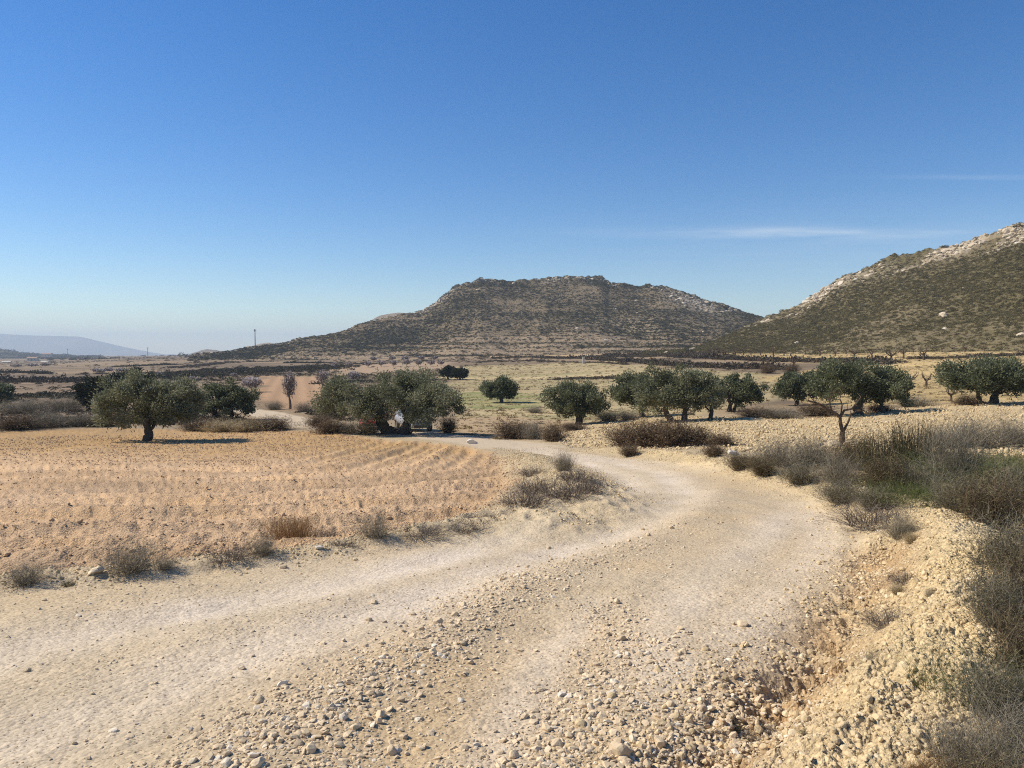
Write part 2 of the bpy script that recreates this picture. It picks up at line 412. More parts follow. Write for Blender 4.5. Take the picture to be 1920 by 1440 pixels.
def build_ground():
    # rings get closer together near the viewer's stand; angles are dense over the valley in view
    d = [0.35]
    while d[-1] < 9000:
        r = d[-1]
        d.append(r + max(.011, min(r * r / 1300.0, .0165 * r)) * (1.0 if r > 1.8 else 6))
    d = np.array(d)
    az = np.concatenate([np.linspace(-180, -47, 70, endpoint=False), np.linspace(-47, -38, 60, endpoint=False), np.linspace(-38, 38, 900, endpoint=False), np.linspace(38, 47, 60, endpoint=False), np.linspace(47, 180, 70)]) * math.pi / 180
    A, R = np.meshgrid(az, d)
    x = (R * np.sin(A)).ravel(); y = (R * np.cos(A)).ravel()
    z = ground_z(x, y)
    r = np.hypot(x, y)
    nr, na = A.shape
    # ---- albedo
    col = np.zeros((len(x), 3))
    far = sstep(60, 110, r)
    strip = fbm(x * .018 + y * .004, y * .05, 4, 61)
    blot = fbm(x * .05, y * .05, 4, 63)
    g0 = np.array((.24, .175, .11)); g1 = np.array((.34, .25, .15)); g2 = np.array((.13, .10, .068))
    w = np.clip(.42 + 1.6 * strip, 0, 1)[:, None]
    col[:] = g2 * (1 - w) + g1 * w
    col = col * .6 + g0 * .4
    # pale verge and trodden earth close by
    wn_ = (1 - sstep(40, 75, r))[:, None]
    col = col * (1 - wn_) + np.array((.47, .365, .225)) * wn_
    nearm = r < 900
    xn, yn = x[nearm], y[nearm]
    edge = fbm(xn * .9, yn * .9, 4, 71)
    edgef = fbm(xn * .06, yn * .06, 3, 73) * 3
    cn_ = col[nearm]
    rn = r[nearm]
    for nm, poly, c in PATCH:
        s = sdist(xn, yn, poly)
        w = sstep(-.01 * rn - .3, .01 * rn + .3, s + edgef * .012 * rn)
        c = np.array(c)
        cc = np.repeat(c[None], len(xn), 0)
        if nm == "grain field":
            st = fbm(xn * .03, yn * .16, 4, 75)
            fine = fbm(xn * .02, yn * .55, 3, 79)
            cc = cc * (1 + .30 * fine[:, None] + .22 * fbm(xn * .05, yn * .05, 3, 80)[:, None])
            q = np.clip(st * 1.8 - .15, 0, .6)[:, None]
            cc = cc * (1 - q) + np.array((.31, .28, .13)) * q
        if nm == "green field":
            st = fbm(xn * .05, yn * .3, 3, 76)
            w = w * np.clip(.75 + 1.3 * st, 0, 1)
        if nm == "scrub waste":
            st = fbm(xn * .06, yn * .13, 4, 77)
            cc = cc * (1 + .5 * st[:, None])
        if nm == "red field":
            row = np.sin((xn * .96 + yn * .27) * 2 * math.pi / 3.2)
            cc = cc * (1 + .10 * row[:, None])
        if nm == "yellow orchard":
            st = fbm(xn * .04, yn * .12, 4, 78)
            fine = fbm(xn * .03, yn * .5, 3, 79)
            cc = cc * (1 + .34 * st[:, None] + .25 * fine[:, None])
        cn_ = cn_ * (1 - w[:, None]) + cc * w[:, None]
    m75 = rn < 110
    xq, yq = xn[m75], yn[m75]; cq = cn_[m75]; eq = edge[m75]; rq = rn[m75]
    big = fbm(xq * .35, yq * .35, 4, 81); mid = fbm(xq * 1.7, yq * 1.7, 4, 83)
    sf = sdist(xq, yq, FIELD)
    w = sstep(-.25, .35, sf + eq * .35)
    fcol = np.array((.54, .368, .214))
    gq = furrow_coord(xq, yq)
    furrow = 1.5 * fbm(gq * 1.1 + .12 * big, xq * .05, 3, 85) + .5 * np.sin(gq * 2 * math.pi / 1.44 + .5 * big)
    fc = fcol * (1 + .17 * furrow + .08 * mid + .12 * big)[:, None]
    yel = sstep(20, 38, yq)[:, None]
    fc = fc * (1 - yel) + fc * np.array((.80, .76, .62)) * yel
    red = np.exp(-(sf / .8) ** 2)[:, None] * .5
    fc = fc * (1 - red) + np.array((.46, .29, .15)) * red
    cq = cq * (1 - w[:, None]) + fc * w[:, None]
    ss = sdist(xq, yq, STONY)
    w = sstep(-.6, .6, ss + eq * .8)
    sc_ = np.array((.53, .405, .225)) * (1 + .16 * mid + .14 * big)[:, None]
    cq = cq * (1 - w[:, None]) + sc_ * w[:, None]
    sr = np.maximum(sdist(xq, yq, ROAD), 0)
    w = sstep(-.15, .25, sdist(xq, yq, ROAD) + eq * .25)
    rc = np.repeat(np.array((.51, .405, .265))[None], len(xq), 0)
    tan = np.clip(.45 + .9 * big + .5 * mid, 0, 1)[:, None]
    rc = rc * (1 - tan) + np.array((.485, .36, .21)) * tan
    pale = np.zeros(len(xq))
    for k, p in enumerate(PALE):
        d6, t6 = pdist(xq, yq, p)
        wd = (.42, .40, .16, .26, .28)[k] + .004 * rq
        amt = (1, .8, .5, .55, .6)[k]
        pale = np.maximum(pale, amt * np.exp(-(d6 / wd) ** 2 * 1.0) * np.clip(.8 + .5 * mid + .5 * big, 0, 1))
    fr = sstep(14, 24, rq)
    pale = np.maximum(pale, fr * .55)
    pc = np.array((.64, .545, .43))
    rc = rc * (1 - pale[:, None]) + pc * pale[:, None]
    rc = rc * (1 + .07 * mid)[:, None]
    cq = cq * (1 - w[:, None]) + rc * w[:, None]
    d7, t7 = pdist(xq, yq, ROAD_FAR)
    w = (1 - sstep(1.5, 2.3, d7 + eq * .4)) * sstep(30, 36, yq)
    cq = cq * (1 - w[:, None]) + np.array((.53, .425, .295)) * w[:, None]
    db, _ = pdist(xq, yq, BANK)
    w = np.exp(-(db / .75) ** 2) * np.clip(1 + .6 * mid, 0, 1)
    cq = cq * (1 - w[:, None]) + np.array((.62, .475, .265)) * w[:, None]
    dm, _ = pdist(xq, yq, MOUND)
    w = np.exp(-(dm / .9) ** 2) * .9
    cq = cq * (1 - w[:, None]) + np.array((.51, .40, .24)) * w[:, None]
    dd, _ = pdist(xq, yq, DITCH)
    w = np.clip(np.exp(-(dd / .26) ** 2) * (.7 + .9 * mid), 0, .7)
    cq = cq * (1 - w[:, None]) + np.array((.41, .255, .125)) * w[:, None]
    right = sstep(.3, 1.6, xq - np.interp(yq, [-5, 2.3, 3.7, 6.1, 8.2, 14, 28], [1.9, 1.5, 2.4, 3.7, 4.6, 5.6, 6])) * (1 - sstep(16, 26, yq))
    w = right * .6
    cq = cq * (1 - w[:, None]) + (np.array((.33, .27, .165)) * (1 + .3 * mid)[:, None]) * w[:, None]
    cn_[m75] = cq
    col[nearm] = cn_
    col = np.clip(col, .02, .8)
    # ---- faces and the setting's pieces
    i = np.arange(nr - 1)[:, None] * na + np.arange(na - 1)[None]
    quads = np.stack([i, i + 1, i + na + 1, i + na], -1).reshape(-1, 4)
    fx = x[quads].mean(1); fy = y[quads].mean(1); fr_ = np.hypot(fx, fy)
    reg = np.zeros(len(quads), int)
    nr_ = fr_ < 100
    a, b = fx[nr_], fy[nr_]
    rg = np.zeros(len(a), int)
    dbk, _ = pdist(a, b, BANK)
    rg[(dbk < .7)] = 4
    rg[inside(a, b, STONY)] = 3
    rg[inside(a, b, FIELD)] = 2
    dmo, _ = pdist(a, b, MOUND)
    rg[(dmo < .6)] = 5
    d9, _ = pdist(a, b, ROAD_FAR)
    rg[inside(a, b, ROAD) | ((d9 < 1.9) & (b > 33))] = 1
    reg[nr_] = rg
    verts = np.stack([x, y, z], 1)
    for k, (nm, mat) in enumerate([("ground", M_ground), ("dirt_road", M_road), ("ploughed_field", M_field), ("stony_field", M_field), ("earth_bank", M_bank), ("roadside_mound", M_bank)]):
        q = quads[reg == k]
        u, inv = np.unique(q, return_inverse=True)
        me = mesh_np(nm, verts[u], inv.reshape(-1, 4)[:, ::-1], [mat], True, col[u])
        tag(link(nm, me), kind="structure")
build_ground()

# ---------------------------------------------------------------- hills
def hill_material(name, bumpscale):
    t = NT(name, rough=.95, spec=.05)
    p = t.pos(); c = t.attr("Col")
    n1 = t.noise(.35, 6, .68, p); n2 = t.noise(1.6, 4, .7, p)
    v = t.math("ADD", t.math("MULTIPLY", t.math("SUBTRACT", n1, .5), .9), t.math("MULTIPLY", t.math("SUBTRACT", n2, .5), .7))
    col = t.hsv(c, t.math("ADD", v, 1.0), 1.0)
    h = t.math("ADD", n1, t.math("MULTIPLY", n2, .5))
    return t.done(col, t.bump(h, bumpscale, .8))
M_hill = hill_material("dry hillside", 2.5)
M_farhill = hill_material("far ridge", 6.0)

HILLS = {}
def hill(name, ridge, base, nu, nv, mat, shade, expo=1.25, back=90., terr=0., crest=0., rough=1.0, seed=0):
    """ridge and base: matching lists of world points from one end of the hill to the other"""
    ridge = np.array(ridge); base = np.array(base)
    s = np.linspace(0, 1, nu)
    L = np.concatenate([[0], np.cumsum(np.hypot(*np.diff(ridge[:, :2], axis=0).T))]); L /= L[-1]
    rx, ry, rz = (np.interp(s, L, ridge[:, k]) for k in range(3))
    bx, by = (np.interp(s, L, base[:, k]) for k in range(2))
    bz = ground_z(bx, by) - 1.5
    v = np.concatenate([np.linspace(0, 1, nv), 1 + np.linspace(0, 1, 14)[1:] ** 1.3])
    V, U = np.meshgrid(v, np.arange(nu), indexing="ij")
    vc = np.minimum(V, 1)
    X = bx[U] + (rx - bx)[U] * vc; Y = by[U] + (ry - by)[U] * vc
    hgt = np.maximum(rz - bz, .3)[U]
    prof = vc ** expo
    Z = bz[U] + hgt * prof
    over = np.maximum(V - 1, 0)
    dx, dy = (rx - bx)[U], (ry - by)[U]
    ln = np.hypot(dx, dy) + 1e-6
    X = X + dx / ln * over * back; Y = Y + dy / ln * over * back
    Z = Z - over ** 1.4 * (hgt + 8)
    env = np.sin(np.clip(vc, 0, 1) * math.pi) * .9 + .10
    n = fbm(X * .012, Y * .012, 5, seed + 1)
    gul = np.abs(fbm(X * .02 + 3, Y * .006, 4, seed + 9))
    Z = Z + rough * env * np.minimum(hgt, 40) * (.20 * n - .10 * gul) * (V <= 1)
    if terr:
        low = (1 - sstep(.25, .6, vc)) * (V < 1)
        q = (Z / terr); fl = np.floor(q); fr = q - fl
        Zt = (fl + sstep(.55, 1, fr)) * terr
        Z = Z * (1 - low * .45) + Zt * low * .45
    Z = Z + rough * fbm(X * .08, Y * .08, 4, seed + 3) * .9 * np.minimum(1, hgt / 15)
    if crest:
        c = sstep(1 - crest, 1 - crest * .4, vc) * (1 - sstep(0, .25, over))
        rock = np.abs(fbm(X * .09, Y * .09, 4, seed + 5, .6))
        Z = Z + c * (rock * 4.5 - 1.0) * np.minimum(1, hgt / 25)
    P_ = np.stack([X, Y, Z], -1)
    C_ = shade(X, Y, Z, vc, U / (nu - 1.0), hgt)
    idx = np.arange((len(v) - 1) * nu).reshape(len(v) - 1, nu)[:, :-1]
    quads = np.stack([idx, idx + 1, idx + nu + 1, idx + nu], -1).reshape(-1, 4)
    me = mesh_np(name, P_.reshape(-1, 3), quads, [mat], True, C_.reshape(-1, 3))
    o = tag(link(name, me), kind="structure")
    HILLS[name + str(seed)] = (P_, V, U / (nu - 1.0), hgt, prof)
    return o

def blend(a, b, w):
    return a * (1 - w[..., None]) + b * w[..., None]

def shade_centre(X, Y, Z, v, u, h):
    earth = np.array((.25, .19, .115)); dark = np.array((.115, .095, .055)); rockc = np.array((.42, .35, .26))
    n = fbm(X * .02, Y * .02, 5, 101); s = fbm(X * .008, Z * .35, 4, 103)
    w = np.clip(.55 + 1.2 * n + .5 * s, 0, 1)
    c = blend(earth, dark, w)
    low = 1 - sstep(.15, .5, v)
    c = blend(c, np.array((.37, .275, .175)), low * np.clip(.3 + 2.4 * s, 0, 1))
    r = sstep(.86, .97, v) * np.clip(.25 + 2.2 * fbm(X * .03, Y * .03, 4, 107), 0, 1)
    r = np.maximum(r, np.exp(-((u - .79) / .045) ** 2 - ((v - .85) / .14) ** 2) * .9)
    c = blend(c, rockc, r)
    p = np.exp(-((u - .70) / .07) ** 2 - ((v - .45) / .12) ** 2) * np.clip(.5 + 1.5 * n, 0, 1)
    return blend(c, np.array((.42, .33, .21)), p * .8)

def shade_right(X, Y, Z, v, u, h):
    earth = np.array((.255, .20, .115)); dark = np.array((.17, .14, .07)); rockc = np.array((.50, .41, .285))
    n = fbm(X * .03, Y * .03, 5, 111); s = fbm(X * .012, Z * .3, 4, 113)
    c = blend(earth, dark, np.clip(.75 + 1.1 * n + .4 * s, 0, 1))
    low = (1 - sstep(.1, .42, v)) * np.clip(.3 + 1.7 * s + n, 0, 1) * (.3 + .7 * (1 - sstep(.25, .6, u)))
    c = blend(c, np.array((.47, .36, .21)), low)
    r = sstep(.74, .86, v) * sstep(.15, .4, u) * np.clip(.75 + 1.6 * fbm(X * .05, Y * .05, 4, 117), 0, 1)
    return blend(c, rockc, r)

hill("hill",
     [(-235.8, 560.0, -1.8), (-223.1, 600.0, 0.5), (-209.7, 610.0, 3.5), (-188.5, 640.0, 8.0), (-179.5, 640.0, 11.2), (-164.0, 650.0, 13.6), (-148.0, 660.0, 17.5), (-133.4, 680.0, 25.1), (-112.7, 700.0, 31.7), (-86.9, 730.0, 39.1), (-75.1, 740.0, 46.8), (-62.9, 750.0, 57.3), (-57.7, 750.0, 64.1), (-39.6, 755.0, 68.2), (-31.9, 760.0, 71.8), (0.0, 770.0, 71.1), (21.7, 775.0, 72.7), (49.0, 780.0, 75.8), (70.8, 780.0, 76.9), (91.5, 780.0, 75.8), (98.6, 775.0, 70.0), (128.3, 765.0, 64.8), (146.8, 750.0, 64.1), (165.5, 740.0, 58.1), (186.4, 720.0, 46.6), (205.8, 700.0, 38.0), (224.6, 690.0, 31.7), (257.2, 680.0, 22.2), (296.2, 660.0, 8.7)],
     [(-230.0, 530.0), (-190.0, 515.0), (-175.0, 508.0), (-150.0, 495.0), (-140.0, 490.0), (-124.0, 482.0), (-108.0, 475.0), (-92.0, 468.0), (-74.0, 460.0), (-54.0, 452.0), (-46.0, 449.0), (-38.0, 446.0), (-35.0, 445.0), (-23.0, 442.0), (-18.0, 440.0), (0.0, 436.0), (12.0, 434.0), (27.0, 432.0), (39.0, 430.0), (50.0, 429.0), (54.0, 428.0), (71.0, 426.0), (83.0, 424.0), (94.0, 422.0), (108.0, 420.0), (122.0, 418.0), (135.0, 416.0), (156.0, 414.0), (185.0, 412.0)],
     620, 170, M_hill, shade_centre, 1.15, 120., terr=2.6, crest=.14, seed=200)
hill("hill",
     [(55.6, 330.0, 0.1), (79.9, 345.0, 1.7), (95.9, 360.0, 5.5), (118.7, 385.0, 13.6), (134.4, 400.0, 18.8), (148.3, 400.0, 23.8), (155.9, 398.0, 29.0), (162.9, 395.0, 33.7), (169.8, 392.0, 38.1), (178.8, 388.0, 42.8), (185.6, 380.0, 45.9), (192.0, 372.0, 47.3), (196.9, 362.0, 48.1), (202.5, 350.0, 49.7), (206.2, 340.0, 50.7), (209.2, 330.0, 52.0), (212.1, 324.0, 52.9), (213.9, 320.0, 53.6), (220.7, 305.0, 57.4), (231.5, 280.0, 61.0), (240.0, 240.0, 55.8)],
     [(47.0, 268.0), (66.0, 262.0), (75.0, 258.0), (86.0, 254.0), (90.0, 250.0), (96.0, 244.0), (100.0, 240.0), (103.0, 236.0), (106.0, 231.0), (110.0, 225.0), (113.0, 217.0), (116.0, 209.0), (118.5, 202.0), (121.5, 195.0), (124.0, 189.0), (127.0, 185.0), (129.0, 182.0), (130.5, 180.0), (136.0, 172.0), (146.0, 160.0), (165.0, 140.0)],
     460, 190, M_hill, shade_right, 1.12, 90., terr=0, crest=.24, seed=300)

def shade_pale(X, Y, Z, v, u, h):
    n = fbm(X * .01, Y * .01, 4, 121)
    return blend(np.array((.40, .32, .23)), np.array((.16, .14, .11)), np.clip(.35 + 1.5 * n, 0, 1))
def shade_dark(X, Y, Z, v, u, h):
    n = fbm(X * .01, Y * .01, 4, 123)
    return blend(np.array((.07, .075, .05)), np.array((.16, .13, .09)), np.clip(.2 + 1.2 * n, 0, 1))
def shade_far(X, Y, Z, v, u, h):
    n = fbm(X * .002, Y * .002, 4, 125)
    return blend(np.array((.12, .12, .09)), np.array((.20, .17, .12)), np.clip(.5 + n, 0, 1))
hill("hill", [(-269.3, 1200.0, 14.5), (-226.9, 1200.0, 45.6), (-208.4, 1200.0, 54.8), (-184.8, 1200.0, 59.8), (-166.3, 1200.0, 59.0), (-134.5, 1200.0, 48.1), (-84.1, 1200.0, 22.9)],
     [(-224.5, 1000.0, -1.6), (-189.4, 1000.0, -1.6), (-174.0, 1000.0, -1.6), (-154.4, 1000.0, -1.6), (-138.9, 1000.0, -1.6), (-112.3, 1000.0, -1.6), (-70.2, 1000.0, -1.6)], 80, 30, M_farhill, shade_pale, 1.1, 120., seed=400)
hill("hill", [(-568.4, 1500.0, -6.4), (-531.4, 1500.0, 2.0), (-499.7, 1500.0, 12.5), (-478.6, 1500.0, 15.6), (-457.6, 1500.0, 12.5), (-420.9, 1500.0, 2.0), (-378.9, 1500.0, -5.4)],
     [(-492.7, 1300.0, -9.9), (-460.7, 1300.0, -9.9), (-433.4, 1300.0, -9.9), (-415.1, 1300.0, -9.9), (-396.9, 1300.0, -9.9), (-364.9, 1300.0, -9.9), (-328.4, 1300.0, -9.9)], 80, 26, M_farhill, shade_pale, 1.1, 120., seed=410)
hill("hill", [(-806.6, 1900.0, -9.9), (-786.5, 1900.0, -3.3), (-766.4, 1900.0, 2.1), (-753.1, 1900.0, 2.1), (-719.8, 1900.0, -3.3), (-680.0, 1900.0, -9.9)],
     [(-721.8, 1700.0, -13.5), (-703.9, 1700.0, -13.5), (-686.0, 1700.0, -13.5), (-674.1, 1700.0, -13.5), (-644.3, 1700.0, -13.5), (-608.5, 1700.0, -13.5)], 60, 20, M_farhill, shade_pale, 1.1, 120., seed=420)
hill("hill", [(-2999.7, 2300.0, 26.3), (-1871.3, 2300.0, 10.2), (-1645.4, 2300.0, 13.4), (-1548.9, 2300.0, 2.2), (-1520.0, 2300.0, -1.1), (-1484.7, 2300.0, -7.5), (-1436.4, 2300.0, -12.3), (-1371.9, 2300.0, -14.0), (-1307.5, 2300.0, -18.8), (-1243.0, 2300.0, -23.6)],
     [(-2219.7, 1700.0, -23.0), (-1384.3, 1700.0, -23.0), (-1217.2, 1700.0, -21.8), (-1145.6, 1700.0, -20.6), (-1124.1, 1700.0, -20.6), (-1097.8, 1700.0, -20.6), (-1062.0, 1700.0, -20.6), (-1014.3, 1700.0, -20.6), (-966.6, 1700.0, -20.6), (-918.8, 1700.0, -20.6)], 200, 30, M_farhill, shade_dark, 1.1, 200., rough=.5, seed=430)
o = hill("mountain", [(-15524.2, 9000.0, 98.3), (-10471.7, 9000.0, 173.9), (-7947.6, 9000.0, 192.8), (-6055.5, 9000.0, 186.5), (-5677.6, 9000.0, 167.6), (-5362.3, 9000.0, 161.3), (-5110.2, 9000.0, 155.0), (-4953.4, 9000.0, 117.2), (-4765.1, 9000.0, 73.1), (-4545.4, 9000.0, 22.7), (-4325.4, 9000.0, -21.5), (-3979.2, 9000.0, -78.3)],
     [(-13122.7, 7600.0, -87.2), (-8855.1, 7600.0, -87.2), (-6721.4, 7600.0, -87.2), (-5121.0, 7600.0, -87.2), (-4801.0, 7600.0, -87.2), (-4534.3, 7600.0, -87.2), (-4320.9, 7600.0, -87.2), (-4187.5, 7600.0, -87.2), (-4027.5, 7600.0, -87.2), (-3840.8, 7600.0, -87.2), (-3654.1, 7600.0, -87.2), (-3360.7, 7600.0, -87.2)], 240, 40, M_farhill, shade_far, 1.2, 700., rough=.35, seed=440)

# ---------------------------------------------------------------- haze: real air in one closed box
def build_haze():
    x0, x1, y0, y1, z0, z1 = -11000, 11000, -400, 11000, -72, 235
    v = [(x, y, z) for x in (x0, x1) for y in (y0, y1) for z in (z0, z1)]
    f = [(0, 1, 3, 2), (4, 6, 7, 5), (0, 4, 5, 1), (2, 3, 7, 6), (0, 2, 6, 4), (1, 5, 7, 3)]
    m = bpy.data.materials.new("thin haze"); m.use_nodes = True
    n, l = m.node_tree.nodes, m.node_tree.links
    n.remove(n["Principled BSDF"])
    pv = n.new("ShaderNodeVolumePrincipled")
    pv.inputs["Color"].default_value = (.62, .75, .90, 1)
    pv.inputs["Density"].default_value = HAZE_DENSITY
    pv.inputs["Anisotropy"].default_value = .12
    l.new(pv.outputs[0], n["Material Output"].inputs["Volume"])
    o = link("haze", mesh_np("haze", v, f, [m]))
    o.display_type = "WIRE"
    tag(o, kind="stuff")
HAZE_DENSITY = .00016
build_haze()

# ---------------------------------------------------------------- stuff: many small pieces on points
SRC = {}
def scatter(name, pts, scale, rot, sources):
    """one object of kind stuff: small source meshes set on points (sources: Blender objects kept out of the scene)"""
    pts = np.asarray(pts, np.float32); n = len(pts)
    me = bpy.data.meshes.new(name)
    me.vertices.add(n); me.vertices.foreach_set("co", pts.ravel())
    a = me.attributes.new("size", "FLOAT_VECTOR", "POINT"); a.data.foreach_set("vector", np.asarray(scale, np.float32).ravel())
    a = me.attributes.new("turn", "FLOAT_VECTOR", "POINT"); a.data.foreach_set("vector", np.asarray(rot, np.float32).ravel())
    a = me.attributes.new("which", "INT", "POINT"); a.data.foreach_set("value", rng.integers(0, len(sources), n).astype(np.int32))
    o = link(name, me)
    g = bpy.data.node_groups.new(name, "GeometryNodeTree")
    g.interface.new_socket("Geometry", in_out="INPUT", socket_type="NodeSocketGeometry")
    g.interface.new_socket("Geometry", in_out="OUTPUT", socket_type="NodeSocketGeometry")
    N, L = g.nodes, g.links
    gi, go = N.new("NodeGroupInput"), N.new("NodeGroupOutput")
    def named(nm, t):
        q = N.new("GeometryNodeInputNamedAttribute"); q.data_type = t; q.inputs["Name"].default_value = nm; return q.outputs["Attribute"]
    size, turn, which = named("size", "FLOAT_VECTOR"), named("turn", "FLOAT_VECTOR"), named("which", "INT")
    join = N.new("GeometryNodeJoinGeometry")
    for k, so in enumerate(sources):
        oi = N.new("GeometryNodeObjectInfo"); oi.inputs["Object"].default_value = so
        oi.transform_space = "ORIGINAL"
        eq = N.new("FunctionNodeCompare"); eq.data_type = "INT"; eq.operation = "EQUAL"
        ins = [s for s in eq.inputs if s.type == "INT"]
        L.new(which, ins[0]); ins[1].default_value = k
        ip = N.new("GeometryNodeInstanceOnPoints")
        L.new(gi.outputs[0], ip.inputs["Points"]); L.new(eq.outputs[0], ip.inputs["Selection"])
        L.new(oi.outputs["Geometry"], ip.inputs["Instance"]); L.new(turn, ip.inputs["Rotation"]); L.new(size, ip.inputs["Scale"])
        L.new(ip.outputs[0], join.inputs[0])
    L.new(join.outputs[0], go.inputs[0])
    md = o.modifiers.new("pieces", "NODES"); md.node_group = g
    tag(o, kind="stuff")
    return o

def source(name, me):
    return bpy.data.objects.new(name, me)

# ---------------------------------------------------------------- stones
def stone_material(name, base, var, rough=.9, top=(.66, .59, .47)):
    t = NT(name, rough=rough, spec=.12)
    r = t.rand(); p = t.objco(); w = t.pos()
    col = t.ramp(r, [(0.0, tuple(base[k] * (1 - var) for k in range(3))), (.45, base), (.8, tuple(min(.75, base[k] * (1 + .35 * var)) for k in range(3))), (1.0, top)])
    n = t.noise(3.0, 5, .65, p); n2 = t.noise(30.0, 3, .6, w)
    v = t.math("ADD", t.math("MULTIPLY", t.math("SUBTRACT", n, .5), .5), t.math("MULTIPLY", t.math("SUBTRACT", n2, .5), .5))
    col = t.hsv(col, t.math("ADD", v, 1.0))
    return t.done(col, t.bump(t.math("ADD", n, t.math("MULTIPLY", n2, .4)), .0025, .6))
M_stone = stone_material("pale limestone", (.62, .485, .315), .22)
M_clod = stone_material("dry soil clod", (.56, .385, .225), .2, .95, (.62, .46, .29))
M_yclod = stone_material("dry yellow clod", (.60, .46, .265), .25, .95, (.66, .54, .36))
M_white = stone_material("white limestone", (.66, .60, .50), .10)
M_outcrop = stone_material("weathered outcrop", (.50, .41, .295), .32)

def ico(sub):
    import bmesh
    bm = bmesh.new(); bmesh.ops.create_icosphere(bm, subdivisions=sub, radius=1)
    v = np.array([x.co[:] for x in bm.verts]); f = np.array([[q.index for q in p.verts] for p in bm.faces]); bm.free()
    return v, f
_I1, _I2, _I3 = ico(1), ico(2), ico(3)

def rock_mesh(name, mat, seed, sub=2, squash=.72, cuts=9, noise=.12):
    r = np.random.default_rng(seed)
    v, f = {1: _I1, 2: _I2, 3: _I3}[sub]
    v = v.copy()
    for _ in range(cuts):                      # flat facets: planes that shave the ball
        n = r.normal(size=3); n /= np.linalg.norm(n); d = r.uniform(.52, .86)
        k = v @ n; over = np.maximum(k - d, 0)
        v -= over[:, None] * n * .92
    q = fbm(v[:, 0] * 2.1 + seed, v[:, 1] * 2.1 + v[:, 2] * 1.7, 3, seed)
    v *= (1 + noise * q)[:, None]
    v *= np.array([1, r.uniform(.68, .95), squash * r.uniform(.8, 1.1)])
    v /= np.abs(v[:, 0]).max()
    return mesh_np(name, v, f, [mat], False)

GRAVEL_SRC = [source("gravel_source", rock_mesh("gravel_piece", M_stone, 500 + k, 1 if k < 3 else 2, .62, 15, .06)) for k in range(6)]
CLOD_SRC = [source("clod_source", rock_mesh("clod_piece", M_clod, 540 + k, 2, .8, 4, .35)) for k in range(5)]
YCLOD_SRC = [source("clod_source", rock_mesh("clod_piece", M_yclod, 560 + k, 2, .8, 4, .35)) for k in range(5)]
OUT_SRC = [source("outcrop_source", rock_mesh("outcrop_piece", M_outcrop, 580 + k, 2, .8, 8, .25)) for k in range(5)]

def sample_wedge(n, d0, d1, power, a0=-40, a1=40, r=rng):
    """points on the ground, thinning out with distance"""
    u = r.random(n)
    e = 2 - power
    d = (d0 ** e + u * (d1 ** e - d0 ** e)) ** (1 / e) if abs(e) > 1e-6 else d0 * (d1 / d0) ** u
    a = np.radians(r.uniform(a0, a1, n))
    return d * np.sin(a), d * np.cos(a)

def lay(name, x, y, s, sources, sink=.35, flat=(.75, 1.0)):
    z = ground_z(x, y)
    n = len(x)
    sc = np.stack([s, s * rng.uniform(.75, 1.1, n), s * rng.uniform(*flat, n)], 1)
    rot = np.stack([rng.normal(0, .35, n), rng.normal(0, .35, n), rng.uniform(0, 6.283, n)], 1)
    scatter(name, np.stack([x, y, z + s * (.55 - sink)], 1), sc, rot, sources)

def build_gravel():
    x, y = sample_wedge(380000, 2.2, 34, 1.5)
    sr = sdist(x, y, ROAD)
    dens = np.full(len(x), .10) + .14 * np.clip(fbm(x * .8, y * .8, 4, 301) * 2, 0, 1)
    p = np.zeros(len(x))
    for k, q in enumerate(PALE):
        d6, _ = pdist(x, y, q); p = np.maximum(p, (1, .6, .9, .9, .7)[k] * np.exp(-(d6 / (.40, .35, .17, .26, .28)[k]) ** 2))
    dens *= (1 - .92 * p)
    wn_ = np.zeros(len(x))
    for q, wd in ((WINDROW, .34), (WINDROW2, .24), (WINDROW3, .26)):
        d7, _ = pdist(x, y, q); wn_ = np.maximum(wn_, np.exp(-(d7 / (wd * (1 + .5 * fbm(x * 1.3, y * 1.3, 3, 303)))) ** 2) * (1 - .75 * sstep(5, 9, y)))
    near = (1 - sstep(2.6, 4.6, y)) * .19
    dens += .55 * wn_ + near * (1 - p) * np.clip(.5 + 1.5 * fbm(x * 1.2, y * 1.2, 3, 307), 0, 1)
    edge = np.exp(-(np.maximum(sr, 0) / .4) ** 2) * .25
    dens += edge
    dens *= (sr > -.4)
    keep = rng.random(len(x)) < dens
    x, y, w = x[keep], y[keep], wn_[keep]
    n = len(x)
    s = np.exp(rng.normal(math.log(.0046), .58, n)) * (1 + .75 * w)
    s = np.clip(np.maximum(s, .00066 * y), .0024, .024)
    lay("gravel", x, y, s, GRAVEL_SRC, .46, (.5, 1.05))
build_gravel()

